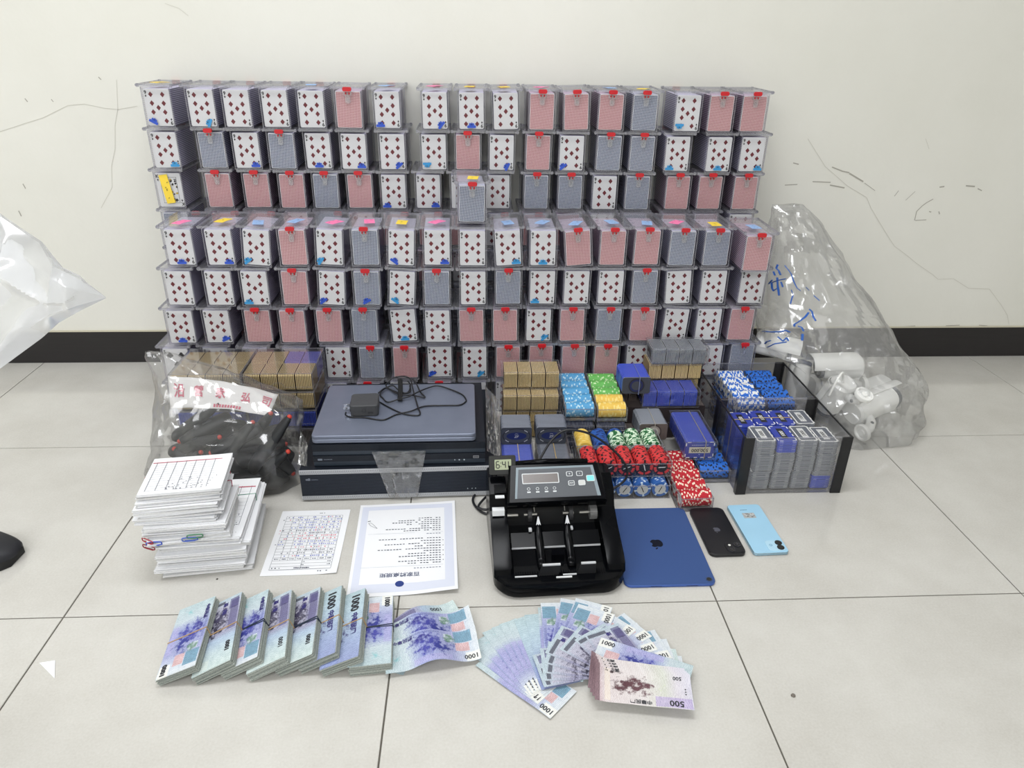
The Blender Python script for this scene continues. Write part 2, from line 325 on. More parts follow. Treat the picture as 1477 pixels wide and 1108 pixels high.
STICK = {'d': sticker_mesh((48, 84, 192), 'dark_blue_sticker'), 'l': sticker_mesh((58, 148, 206), 'light_blue_sticker')}
SLIPC = {'p': ('pink', (250, 130, 180)), 'y': ('yellow', (246, 214, 70)), 'b': ('pale blue', (150, 182, 226))}
SLIP = {}
for k, (nm, rgb) in SLIPC.items():
    m_ = mat('paper_slip_' + k, rgb, .6); mb = MB().grid(lambda u, v: (-.013+.026*u, -.022+.044*v, .0006*sin(5*v)+.0004), 3, 5, th=.0003)
    r = random.Random(k)
    for q in range(5): x, y = r.uniform(-.009, .006), r.uniform(-.018, .016); mb.poly([(x, y, .0014), (x+.004, y+.001, .0014), (x+.0038, y+.0022, .0014), (x-.0005, y+.0014, .0014)], 1)
    SLIP[k] = mb.mesh('paper_slip', [m_, mat('pencil_'+k, tuple(int(c*.6) for c in rgb), .6)])
KIND = {'N': 'nine of diamonds', 'K': 'king of spades, yellow slip', 'C': 'club card', 'R': 'red card back', 'B': 'grey-blue card back'}
DK = {'N': 'nine of diamonds deck', 'K': 'king of spades deck', 'C': 'club faced deck', 'R': 'red-backed deck', 'B': 'grey-blue-backed deck'}
def case(x, y, z, spec, where, yaw=0., roll=0., slip=None, bare=False):
    t = spec[0]; M = T(x, y, z, radians(yaw)) @ T(0, 0, .05) @ Matrix.Rotation(radians(roll), 4, 'Y') @ T(0, 0, -.05)
    st = spec[1:]; sword = (', ' + {'d': 'dark', 'l': 'light'}[st[0]] + ' blue sticker') if st and t != 'K' else ''
    o = tag(ob('card_case', TUB, None, M), f'clear case, {KIND[t]}{sword}, {where}', 'card case', 'clear card cases')
    ob('lid', LID, o)
    if not bare:
        R = T() if t in 'RB' else T(0, CD, 0, pi)
        ob('latch', LATCH, o, R); ob('latch_tab', TAB, o, R)
    if st and t != 'K':
        px = {'L': -.019, 'C': 0, 'R': .019}[st[1]]; rot = float(st[2:] or 0)
        ob('sticker', STICK[st[0]], o, T(px, -.0004, .006 + (.004 if rot else 0) + (.012 if abs(rot) > 90 else 0), 0, 0, pi/2) @ Matrix.Rotation(radians(rot), 4, 'Z'))['label'] = {'d': 'dark', 'l': 'light'}[st[0]] + ' blue sticker'
    if t == 'K':
        ob('paper_slip', SLIP['y'], o, T(-.006, -.0006, .051, 0, 0, pi/2) @ Matrix.Rotation(radians(8), 4, 'Z') @ Matrix.Diagonal((.85, 1.7, 1, 1)))['label'] = 'yellow paper slip'
    if slip:
        q = float(slip[1:] or 0); ob('paper_slip', SLIP[slip[0]], o, T(q*.001, .04 + .01*math.sin(x*37), .1043, radians(-12 + 25*math.sin(x*91))))['label'] = SLIPC[slip[0]][0] + ' paper slip'
    d = tag(ob('card_deck', DECK[t], None, M.copy()), f'{DK[t]} inside its case, {where}', 'card deck', 'decks inside the card cases')
    ob('front_card', CARD[t], d)
    return o
REAR_Y, FRONT_Y = 2.013, 1.806
REAR = [(7, 'NdL-28 NlR65 N N N R NdL NdR50 NdC N R R R B NlL180 R R'),
        (6, 'NlR B NdR B NdC NdR NdR40 NlL180 R NdR65 R NdL40 B B NlL NlC NlR'),
        (5, 'K R R R B R NdL NdR N N B B N B R R R')]
FRONT = [(4, 'NdC NdR NlL40 R NlL55 B NdL-35 NdR N NlR NlC R R R B B R'),
         (3, 'N N NlL R NdL40 BdC30 NlL-35 B N B NlL N N B N N N'),
         (2, 'NdC NdR25 R R R B NlC N R R NlR40 R B R N N R'),
         (1, 'C N N N N B R NdL30 NlR40 R R R R N N N B'),
         (0, 'N N R N N R N R N N N R R N R N N')]
ROLL = {(1,4,3): 4, (1,4,5): 3, (1,4,7): 3, (1,4,10): -3.5, (1,4,12): -5, (1,3,5): 3, (1,3,7): 4, (1,3,15): -2.5, (1,2,7): -3, (1,2,15): 3, (0,7,12): -2, (0,7,10): -2}
SLIPS = 'p6 y4 b b5 p10 p9 y p 0 b3 b b b0 b p-10 y-4 b-3'.split()
def colname(c): return (ORD[c] + ' from left') if c <= 8 else ('middle' if c == 9 else ORD[18 - c] + ' from right')
NUM = ['one', 'two', 'three', 'four', 'five']
rj = random.Random(11)
RXS = [[-0.7886, -0.6816, -0.5925, -0.4983, -0.4058, -0.3111, -0.2141, -0.0918, 0.0024, 0.0916, 0.1858, 0.2762, 0.368, 0.4572, 0.5704, 0.6596, 0.7488], [-0.7906, -0.6732, -0.584, -0.4924, -0.4003, -0.3069, -0.2061, -0.0974, -0.0075, 0.0817, 0.1794, 0.2686, 0.3696, 0.4588, 0.5549, 0.6681, 0.7611], [-0.7999, -0.6717, -0.5719, -0.4779, -0.3887, -0.2988, -0.2085, -0.1159, -0.0217, 0.0721, 0.1773, 0.27, 0.3641, 0.4551, 0.5677, 0.6586, 0.7574]]
FXS = [[-0.7203, -0.6236, -0.5331, -0.4439, -0.3547, -0.2655, -0.1763, -0.0871, 0.0021, 0.0913, 0.1805, 0.2697, 0.3589, 0.4481, 0.5373, 0.6265, 0.7377], [-0.7396, -0.64, -0.5508, -0.451, -0.3577, -0.2685, -0.1793, -0.0901, 0.0031, 0.0935, 0.1827, 0.2719, 0.3616, 0.4508, 0.54, 0.6339, 0.7373], [-0.7541, -0.6615, -0.5578, -0.4676, -0.3735, -0.2823, -0.1808, -0.0916, -0.0024, 0.0868, 0.176, 0.2652, 0.3637, 0.4541, 0.5449, 0.6341, 0.7233], [-0.7813, -0.6795, -0.5753, -0.4722, -0.3593, -0.2701, -0.1809, -0.0889, 0.0052, 0.0957, 0.1853, 0.2745, 0.3637, 0.4529, 0.5496, 0.6518, 0.741], [-0.7844, -0.6856, -0.5825, -0.4751, -0.3745, -0.2846, -0.1942, -0.0919, 0.0033, 0.0952, 0.1875, 0.2767, 0.3684, 0.4577, 0.5583, 0.6603, 0.7495]]
for k, (lv, spec) in enumerate(REAR):
    for c, s_ in enumerate(spec.split(), 1):
        case(RXS[k][c-1], REAR_Y + rj.uniform(-.004, .004), lv * .1035, s_, f'rear stack row {NUM[k]}, {colname(c)}', rj.uniform(-1, 1), ROLL.get((0, lv, c), rj.uniform(-.5, .5)), ('y-3' if c in (1, 9, 10, 14) else 'b' if c in (5, 7, 13) else 'p' if c in (8, 11) else None) if k == 0 else None)
for lv in range(5):
    for c in range(1, 18):
        case(RXS[2][c-1] + rj.uniform(-.004, .004), REAR_Y + rj.uniform(-.003, .003), lv * .1035, rj.choice('RBRBN'), f'hidden rear level {NUM[lv]}, {colname(c)}', rj.uniform(-.6, .6), 0, None, True)
for k, (lv, spec) in enumerate(FRONT):
    for c, s_ in enumerate(spec.split(), 1):
        sl = SLIPS[c-1] if k == 0 and SLIPS[c-1] != '0' else None
        case(FXS[k][c-1] - (.022 if (k == 0 and c == 17) else 0), FRONT_Y + rj.uniform(-.004, .004) - (.05 if (k == 0 and c == 17) else 0), lv * .105, s_, f'front stack row {NUM[k]}, {colname(c)}', rj.uniform(-1.2, 1.2), ROLL.get((1, lv, c), rj.uniform(-.6, .6)), sl)
case(0.002, 1.815, .5285, 'B', 'standing alone on top of the front stack', 3, 1, 'y4')
# ---------------------------------------------------------------- chips and plaques
CT = clear('clear_tray', (.985, .985, .99), .022, (.9, .9, .93), .06, .1)
WRAP = clear('clear_wrap', (.975, .975, .98), .03, (.9, .9, .92), .09, .16)
INK = mat('black_ink', (22, 22, 26), .5); WHITE = mat('print_white', (238, 238, 236), .5); GOLD = mat('print_gold', (196, 164, 90), .45)
CR, CTH = .0195, .0033
def chip_mesh(base, spot, inlay, mark, n=24, per=4, wd=2, skew=True):
    mb = MB(); rr = [(CR, -CTH/2), (CR, CTH/2), (.0130, CTH/2)]
    P = lambda r, z, i: (r*cos(2*pi*i/n), r*sin(2*pi*i/n), z)
    for i in range(n):
        s = 1 if (i % per) < wd else 0
        mb.add([P(CR, -CTH/2+.0003, i), P(CR, -CTH/2+.0003, i+1), P(CR, CTH/2-.0003, i+1), P(CR, CTH/2-.0003, i)], [(0, 1, 2, 3)], s)
        for k in (-1, 1):
            q = [P(CR, k*(CTH/2-.0003), i), P(CR, k*(CTH/2-.0003), i+1), P(.0188, k*CTH/2, i+1), P(.0188, k*CTH/2, i), P(.0130, k*CTH/2, i+1), P(.0130, k*CTH/2, i)]
            mb.add(q, [(0, 1, 2, 3)[::k], (3, 2, 4, 5)[::k]], s)
    for k in (-1, 1):
        mb.add([P(.0130, k*CTH/2, i) for i in range(n)], [tuple(range(n))[::k]], 2)
        mb.add([(x, y, k*(CTH/2+.00012)) for x, y in ((-.0085, -.0042), (.0065, .0012), (.0085, .0042), (-.0065, -.0012))], [(0, 1, 2, 3)[::k]], 3)
    return mb, [base, spot, inlay, mark]
cm = lambda n, c: mat('chip_' + n, c, .5)
CHIP = {'rk': chip_mesh(cm('red', (214, 60, 62)), cm('black', (30, 22, 26)), INK, WHITE, 24, 4, 1),
        'rw': chip_mesh(cm('crimson', (190, 26, 44)), cm('cream', (244, 226, 206)), WHITE, INK, 24, 4, 1),
        'gw': chip_mesh(cm('green', (36, 108, 62)), cm('palegreen', (222, 242, 216)), WHITE, INK, 24, 4, 2),
        'yy': chip_mesh(cm('yellow', (238, 200, 92)), cm('paleyellow', (248, 224, 140)), WHITE, INK, 24, 8, 2),
        'bk': chip_mesh(cm('blue', (44, 112, 208)), cm('navy', (20, 32, 62)), INK, WHITE, 24, 4, 1),
        'bl': chip_mesh(cm('blue2', (46, 94, 176)), cm('deepblue', (24, 48, 110)), WHITE, INK, 24, 6, 2),
        'bw': chip_mesh(cm('blue', (44, 112, 208)), WHITE, WHITE, INK, 24, 4, 2),
        'lb': chip_mesh(cm('skyblue', (88, 164, 212)), cm('paleblue', (196, 226, 238)), WHITE, INK, 24, 6, 1),
        'lg': chip_mesh(cm('lightgreen', (108, 188, 92)), cm('mint', (204, 236, 180)), WHITE, INK, 24, 6, 1),
        'wb': chip_mesh(cm('denim', (50, 100, 172)), cm('paledenim', (206, 222, 236)), mat('chip_inlay', (206, 208, 206), .5), INK, 24, 6, 1),
        'dk': chip_mesh(cm('slate', (62, 66, 84)), cm('slate2', (96, 100, 116)), INK, WHITE, 24, 6, 2)}
CHIPM = {}
STUFF_CHIP = MB(); STUFF_CHIP_M = []
def stuff_add(S_, SM, mb, mats, M):
    ids = []
    for m in mats:
        if m not in SM: SM.append(m)
        ids.append(SM.index(m))
    o = len(S_.v); S_.v += [tuple(M @ Vector(p)) for p in mb.v]
    for f, mi in zip(mb.f, mb.m): S_.f.append(tuple(i + o for i in f)); S_.m.append(ids[mi])
def open_tray(mb, x0, x1, y0, y1, z0, z1, e=.0009, m0=0, m1=1):
    mb.box(x0, x1, y0, y1, z0, z1, m0, skip='t')
    for xx in (x0, x1):
        mb.box(xx-e, xx+e, y0, y1, z1-e, z1+e, m1)
        for yy in (y0, y1): mb.box(xx-e, xx+e, yy-e, yy+e, z0, z1, m1)
    for yy in (y0, y1):
        mb.box(x0, x1, yy-e, yy+e, z1-e, z1+e, m1); mb.box(x0, x1, yy-e, yy+e, z0, z0+2*e, m1)
mb = MB(); open_tray(mb, -.104, .104, -.0365, .0365, 0, .034)
for k in range(6):
    xx = -.1025 + .041*k; mb.box(xx-.0006, xx+.0006, -.0365, .0365, .002, .009, 1)
RACK = mb.mesh('rack_shell', [CT, CEDGE])
def rack(cx, cy_, z, axis, chans, label, where, indiv=False, rz=0., plab=None, k=1.):
    """five channels of twenty chips standing on edge; axis is the way the chips face"""
    k_ = k; M = T(cx, cy_, z, rz + (0 if axis == 'y' else pi/2))
    o = tag(ob('chip_rack', RACK, None, M @ Matrix.Diagonal((k, 1, 1, 1))), label, 'chip rack', 'clear chip racks')
    for c, key in enumerate(chans):
        if not key: continue
        for k in range(20):
            kk = key if isinstance(key, str) else key[k % len(key)]
            X = M @ T((-.082 + .041*c)*k_ + rnd.uniform(-.0003, .0003), -.0325 + .00342*k, .0030 + CR + rnd.uniform(0, .0008), 0, 0, pi/2) @ Matrix.Rotation(rnd.uniform(0, 6.28), 4, 'Z')
            if indiv:
                if kk not in CHIPM: CHIPM[kk] = CHIP[kk][0].mesh('poker_chip', CHIP[kk][1])
                tag(ob('poker_chip', CHIPM[kk], None, X), plab(c, k, kk), 'poker chip', where)
            else: stuff_add(STUFF_CHIP, STUFF_CHIP_M, *CHIP[kk], X)
    return o
CN = {'rk': 'red and black', 'gw': 'green and white', 'yy': 'yellow', 'bl': 'blue', 'rw': 'red and white'}
rack(.345, 1.414, 0, 'y', ['wb']*5, 'clear rack of blue chips on the floor under the red and black ones', '')
rack(.350, 1.437, .0445, 'y', ['rk']*5, 'clear rack of red and black chips stacked on the blue chip rack', 'red and black chips', True,
     plab=lambda c, k, q: f'red and black chip, {ORD[k+1]} from front, {ORD[c+1]} column of its rack from left')
rack(.3475, 1.519, 0, 'y', ['dk']*5, 'clear rack of slate chips on the floor beneath the yellow and green chips', '')
rack(.3475, 1.519, .0445, 'y', ['yy', 'bl', ['gw']*17 + ['bl']*3, 'gw', 'gw'], 'clear rack of yellow, blue and green chips behind the red and black ones', 'yellow, blue and green chips', True,
     plab=lambda c, k, q: f'{CN[q]} chip, {ORD[k+1]} from front, {ORD[c+1]} column of the three-colour rack')
rack(.4925, 1.428, 0, 'x', ['rw']*5, 'clear rack of red chips with white spots alone on the floor', 'red and white chips', True, rz=radians(2.5),
     plab=lambda c, k, q: f'red chip with white spots, {ORD[k+1]} from right, {ORD[c+1]} row of the floor rack')
rack(.5705, 1.540, 0, 'x', ['bk']*5, 'clear rack of blue and black chips on the floor beside the front acrylic case', '')
for lv in (0, .0445): rack(.264, 1.680, lv + .002, 'x', ['dk']*5, 'slate chip rack, ' + ('lowest' if not lv else 'second') + ' under the sky blue chips', '')
rack(.264, 1.680, .094, 'x', ['lb']*5, 'clear rack of sky blue chips on top of the racks near the wall of cases', '')
for lv in (0, .0445): rack(.343, 1.676, lv + .002, 'x', ['dk']*5, 'slate chip rack, ' + ('lowest' if not lv else 'second') + ' under the green and yellow chips', '')
rack(.343, 1.676, .094, 'x', ['yy', 'yy', 'lg', 'lg', 'lg'], 'clear rack of light green chips with yellow rows at the front', '')
for lv in (0, 1):
    for i, xx in enumerate((.698, .775)): rack(xx, 1.6875, .006 + .0447*lv, 'x', ['bk']*5, f'blue chip rack inside the rear acrylic case, {("lowest", "middle")[lv]} layer, {("left", "right")[i]}', '', k=.955)
rack(.698, 1.6875, .0960, 'x', ['bw']*5, 'rack of blue and white chips on top in the rear acrylic case', '', k=.955)
rack(.775, 1.6875, .0960, 'x', ['bk']*5, 'rack of blue and black chips on top in the rear acrylic case', '', k=.955)
# plaques ------------------------------------------------------------------
PL, PH, PT = .071, .0455, .0036
def plaque_mesh(rgb, edge, kind):
    mb = MB(); mb.prism(rrect(PL, PH, .0055, 3), -PT/2, PT/2, m=0, mside=1, ch=.0007, mch=0)
    z = PT/2 + .00012
    R_ = lambda a, b, c, d, m, dz=0., k=1: mb.add([(a, c, k*(z+dz)), (b, c, k*(z+dz)), (b, d, k*(z+dz)), (a, d, k*(z+dz))], [(0, 1, 2, 3)[::k]], m)
    for k in (1, -1):
        if kind in 'bg':   # bordered plaque with a number plate
            if kind == 'g':
                mb.add([(x, y, k*z) for x, y in rrect(PL-.004, PH-.004, .004, 3)], [tuple(range(16))[::k]], 2); mb.add([(x, y, k*(z+.0001)) for x, y in rrect(PL-.009, PH-.009, .003, 3)], [tuple(range(16))[::k]], 0)
            for sx in (-1, 1):
                for sy in (-1, 1):
                    R_(*sorted((sx*(PL/2-.0005), sx*(PL/2-.003))), *sorted((sy*(PH/2-.004), sy*(PH/2-.012))), 2, 0, k); R_(*sorted((sx*(PL/2-.004), sx*(PL/2-.013))), *sorted((sy*(PH/2-.0005), sy*(PH/2-.003))), 2, 0, k)
                R_(*sorted((sx*.004, sx*.012)), -PH/2+.0005, -PH/2+.003, 2, 0, k)
            R_(-.023, .023, -.0065, .0085, 3 if kind == 'b' else 2, .0001, k)
            vs, fs = text2d('1000', .0125, bold=.02); mb.add([(k*v[0], v[1]+.001, k*(z+.0003)) for v in vs], fs, 2 if kind == 'b' else 3)
        elif kind == 'o':  # oval emblem
            el = lambda a, b, m, dz: mb.add([(a*cos(i*pi/12), b*sin(i*pi/12), k*(z+dz)) for i in range(24)], [tuple(range(24))[::k]], m)
            el(.033, .0205, 3, 0); el(.0305, .0185, 0, .0001); el(.0235, .0098, 4, .0002)
            for sx in (-1, 1):
                for sy in (-1, 1): mb.add([(sx*.0315*cos(a), sy*.0195*sin(a), k*(z+.0003)) for a in (.55, .75, .95)] + [(sx*.0295*cos(a), sy*.0178*sin(a), k*(z+.0003)) for a in (.95, .75, .55)], [tuple(range(6))], 2)
            vs, fs = text2d('ZF', .0085, bold=.02); mb.add([(k*(v[0]+.25*v[1]), v[1]-.0015, k*(z+.0004)) for v in vs], fs, 2)
            mb.add([(k*x, y, k*(z+.0004)) for x, y in ((-.004, .0045), (-.001, .0058), (.004, .0045), (.004, .0053), (-.001, .0066), (-.004, .0053))], [tuple(range(6))], 2)
        elif kind == 'r':  # round emblem
            el = lambda a, m, dz: mb.add([(a*cos(i*pi/12), a*sin(i*pi/12), k*(z+dz)) for i in range(24)], [tuple(range(24))[::k]], m)
            el(.0205, 3, 0); el(.0170, 2, .0001); el(.0125, 4, .0002)
    return mb
pc = lambda n, c, r=.4: mat('plaque_' + n, c, r)
PBLUE, PBLUEE = pc('blue', (40, 58, 160)), pc('blue_edge', (72, 94, 206), .3); PGREY, PGREYE = pc('grey', (92, 97, 108)), pc('grey_edge', (158, 162, 168), .3); PTAN, PTANE = pc('tan', (138, 114, 74)), pc('tan_edge', (226, 202, 150), .3)
PDARK, PDARKE = pc('dark', (62, 66, 76)), pc('dark_edge', (124, 130, 144)); PNAVY = pc('navy', (22, 34, 86)); PRING = pc('ring', (34, 34, 40)); PPALE = pc('pale', (186, 186, 178)); PBROWN, PBROWNE = pc('brown', (60, 52, 52)), pc('brown_edge', (104, 94, 88)); PLAV, PLAVE = pc('lavender', (92, 92, 176)), pc('lavender_edge', (112, 116, 204)); PTAUP = pc('taupe', (96, 88, 84)); PRED = pc('red_edge', (196, 92, 74))
PLQ = {'b': (plaque_mesh(0, 0, 'b'), [PBLUE, PBLUEE, WHITE, INK]), 'g': (plaque_mesh(0, 0, 'g'), [PGREY, PGREYE, WHITE, INK]), 'o': (plaque_mesh(0, 0, 'o'), [PDARK, PDARKE, mat('silver_print', (176, 178, 184), .4), PRING, PNAVY])}
small = MB().prism(rrect(PL, PH, .005, 1), -PT/2, PT/2, m=0, mside=1, ch=.0008, mch=0)
rnd_p = plaque_mesh(0, 0, 'r')
for k, (a, b_) in {'t': (PTAN, PTANE), 'B': (PBLUE, PBLUEE), 'G': (PGREY, PGREYE), 'w': (PBROWN, PBROWNE), 'v': (PLAV, PLAVE), 'D': (PDARK, PDARKE), 'x': (PTAN, PRED)}.items(): PLQ[k] = (small, [a, b_])
PLQ['R'] = (rnd_p, [PTAUP, PGREYE, mat('taupe_pale', (150, 144, 138), .5), mat('taupe_dark', (70, 62, 60), .5), PPALE]); PLQ['S'] = (rnd_p, [PDARK, PDARKE, PNAVY, PRING, PDARK])
PLQM = {}; STUFF_PL = MB(); STUFF_PL_M = []
def plaque(key, M, label=None, grp=None):
    if label:
        if key not in PLQM: PLQM[key] = PLQ[key][0].mesh('gaming_plaque', PLQ[key][1])
        return tag(ob('gaming_plaque', PLQM[key], None, M), label, 'plaque', grp)
    stuff_add(STUFF_PL, STUFF_PL_M, *PLQ[key], M)
FR = Matrix.Rotation(pi/2, 4, 'X'); SD = Matrix.Rotation(pi/2, 4, 'Z') @ FR
jit = lambda a: rnd.uniform(-a, a)
def face_stack(key, cx, y0, z, n, lab=None, grp=None, first=None, rz=0.):
    """plaques standing on their long edge, faces to the viewer"""
    for i in range(n):
        plaque(first if first and i == 0 else key, T(cx, y0, z + PH/2, rz) @ T(jit(.0006), PT/2 + i*(PT+.00012), 0) @ FR, lab(i) if lab else None, grp)
def side_pack(keys, x0, y0, z, per, lab=None, grp=None, cw=None, rows=1):
    """columns of plaques standing on edge, edges to the viewer"""
    cw = cw or per * (PT+.00015) + .0015
    for c, key in enumerate(keys):
        for r in range(rows):
            for i in range(per):
                kk = key[r] if isinstance(key, tuple) else key
                plaque(kk, T(x0 + c*cw + .001 + PT/2 + i*(cw-.0022)/per, y0 + PL/2 + r*(PL+.0025) + jit(.0006), z + PH/2) @ SD, lab(c, i) if lab else None, grp)
def wrap_box(name, label, cat, x0, x1, y0, y1, z0, z1, grp=None, m=WRAP, crinkle=.0012):
    mb = MB(); random.seed(str(label)); nx, ny = 10, 6
    def sheet(fn, a, b_): mb.grid(fn, a, b_, 0)
    wob = lambda p, s: crinkle * noise.noise(Vector(p) * 90 + Vector((s, s, s)))
    sheet(lambda u, v: (x0 + (x1-x0)*u, y0 - .0012 + wob((u*.1, v*.05, 0), 1), z0 + (z1-z0)*v), nx, 4)
    sheet(lambda u, v: (x0 + (x1-x0)*u, y0 + (y1-y0)*v, z1 + .0012 + wob((u*.1, v*.08, 0), 4)), nx, ny)
    sheet(lambda u, v: (x0 - .001, y1 + (y0-y1)*u, z0 + (z1-z0)*v), ny, 3); sheet(lambda u, v: (x1 + .001, y0 + (y1-y0)*u, z0 + (z1-z0)*v), ny, 3); sheet(lambda u, v: (x1 + (x0-x1)*u, y1 + .001, z0 + (z1-z0)*v), nx, 3)
    e = .0005
    for yy, zz in ((y0-.001, z1), (y0-.001, z0+e), (y1, z1)): mb.box(x0, x1, yy-e, yy+e, zz-e, zz+e, 1)
    for xx in (x0-.001, x1+.001):
        mb.box(xx-e, xx+e, y0, y1, z1-e, z1+e, 1); mb.box(xx-e, xx+e, y0-.001-e, y0-.001+e, z0, z1, 1)
    return tag(mb.build(name, [m, CEDGE]), label, cat, grp)
def band_loop(x0, x1, z0, z1, y, w_=.0022, axis='y', rgb=(196, 176, 132), label='', x_slant=0.):
    """a rubber band round a stack, as a thin flat loop"""
    mb = MB(); e = .0006; P = [(x0-e, z0-e), (x1+e, z0-e), (x1+e, z1+e), (x0-e, z1+e)]
    for i in range(4):
        a, b_ = P[i], P[(i+1) % 4]
        if axis == 'y': mb.cyl((a[0], y, a[1]), (b_[0], y + x_slant, b_[1]), .0009, n=5)
        else: mb.cyl((y, a[0], a[1]), (y + x_slant, b_[0], b_[1]), .0009, n=5)
    return tag(mb.build('rubber_band', mat('band_%d' % rgb[0], rgb, .6)), label, 'rubber band', 'rubber bands')
# oval-faced grey plaques on the blue and the dark ones
def _o(nm): return lambda i: f'grey plaque with oval emblem, {ORD[i+1]} from front of the {nm} wrapped stack'
for nm, cx in (('left', .100), ('right', .182)): face_stack('o', cx, 1.472, .0922, 17, _o(nm), 'oval emblem plaques')
face_stack('B', .101, 1.400, .0462, 34); face_stack('D', .185, 1.400, .0462, 34); face_stack('D', .101, 1.405, 0.0004, 34); face_stack('D', .185, 1.405, 0.0004, 34)
wrap_box('plaque_wrap', 'clear wrap round bright blue plaques behind the banknote counter', 'plastic wrap', .0645, .1375, 1.399, 1.528, .0466, .0920, 'wraps round plaques')
wrap_box('plaque_wrap', 'clear wrap round dark plaques behind the banknote counter', 'plastic wrap', .1485, .2215, 1.399, 1.528, .0466, .0920, 'wraps round plaques')
band_loop(1.399, 1.530, .0455, .0932, .103, axis='x', label='tan rubber band lengthwise over the bright blue plaques'); band_loop(1.399, 1.530, .0455, .0932, .187, axis='x', rgb=(190, 160, 100), label='tan rubber band over the dark plaques')
# tan packs
side_pack(['t']*4, .0755, 1.66, 0, 9); side_pack(['t']*4, .0755, 1.655, .0470, 9)
side_pack(['t', 't', 't', 't'], .0755, 1.632, .0942, 9); side_pack(['t', 't', 't', 't'], .0785, 1.665, .1418, 9, lambda c, i: f'tan plaque on edge in top wrapped pack, {ORD[c+1]} column, {ORD[i+1]} from left', 'tan plaques of the top pack')
wrap_box('plaque_wrap', 'shiny clear wrap round the upper tan plaque pack', 'plastic wrap', .0745, .2225, 1.664, 1.738, .1410, .1882, 'wraps round plaques', crinkle=.003)
wrap_box('plaque_wrap', 'clear wrap round the lower tan plaque pack', 'plastic wrap', .0725, .2205, 1.631, 1.705, .0938, .1404, 'wraps round plaques', crinkle=.003)
# supports and the right-hand packs
face_stack('w', .420, 1.57, 0, 22); face_stack('w', .492, 1.65, 0, 34); face_stack('w', .420, 1.66, 0, 32); face_stack('w', .565, 1.65, 0, 36)
face_stack('G', .447, 1.563, .0460, 22, None, None, 'R'); band_loop(1.562, 1.646, .0455, .0922, .450, axis='x', rgb=(176, 170, 160), label='pale rubber band over the grey plaques behind the green chips')
face_stack('w', .505, 1.652, .0460, 34); face_stack('w', .432, 1.652, .0460, 34); face_stack('R', .5675, 1.735, .0460, 14); face_stack('w', .5700, 1.66, .046, 18)
face_stack('B', .411, 1.634, .1397, 23, None, None, 'S')
side_pack(['w']*2, .3825, 1.69, .0725, 6)
band_loop(1.632, 1.721, .1392, .1862, .418, axis='x', rgb=(120, 130, 170), label='grey rubber band along the blue plaques behind the green chips')
side_pack(['b']*4, .436, 1.649, .0926, 9, lambda c, i: f'blue plaque on edge in wrapped pack, {ORD[c+1]} column from left, {ORD[i+1]} along', 'blue plaques of the wrapped pack')
wrap_box('plaque_wrap', 'clear tray wrap round the blue plaque pack', 'plastic wrap', .435, .582, 1.648, 1.7215, .0922, .1388, 'wraps round plaques', crinkle=.003)
side_pack(['t']*4, .459, 1.7245, .0930, 9); side_pack(['t']*4, .459, 1.712, .1400, 9)
side_pack(['g']*4, .463, 1.705, .1868, 9, lambda c, i: f'grey plaque on edge in wrapped pack, {ORD[c+1]} column from left, {ORD[i+1]} along', 'grey plaques of the wrapped pack')
wrap_box('plaque_wrap', 'crumpled clear wrap round the grey plaque pack', 'plastic wrap', .461, .610, 1.704, 1.778, .1864, .2330, 'wraps round plaques', crinkle=.004)
# the blue plaques ending in the 500,000 plate
face_stack('b', .5395, 1.474, .0465, 40, lambda i: ('blue plaque bearing the number 500,000 at the stack front' if i == 0 else f'blue plaque edge, {ORD[i+1] if i < 20 else ORD[i-19] + " past the twentieth"} from front of the 500,000 stack'), '500,000 plaques')
mb = MB(); vs, fs = text2d('500,000', .0128, bold=.025)
mb.poly([(-.026, 0, -.0085), (.026, 0, -.0085), (.026, 0, .0080), (-.026, 0, .0080)], 0); mb.add([(-v[0], -.0003, -v[1]-.0003) for v in vs], fs, 1)
for k in range(9): mb.poly([(-.020+.0045*k, -.0001, .0125), (-.017+.0045*k, -.0001, .0125), (-.017+.0045*k, -.0001, .0145), (-.020+.0045*k, -.0001, .0145)], 2)
mb.poly([(-.002, -.0002, -.0115), (.002, -.0002, -.0115), (0, -.0002, -.0145)], 2)
PLATE_PARENT = [o for o in COL.objects if o.get('label', '').startswith('blue plaque bearing')][0]
mb.build('number_plate', [mat('plate_ivory', (214, 208, 188), .5), INK, mat('plate_print', (176, 180, 224), .5)], PLATE_PARENT, M=Matrix.Rotation(-pi/2, 4, 'X') @ T(0, -PT/2 - .0006, 0))
band_loop(1.473, 1.625, .0460, .0928, .552, axis='x', rgb=(180, 170, 130), label='tan rubber band along the 500,000 plaque stack', x_slant=0)
wrap_box('plaque_wrap', 'clear tray round the blue 500,000 plaque stack', 'plastic wrap', .5025, .5775, 1.470, 1.628, .0455, .0935, 'wraps round plaques')
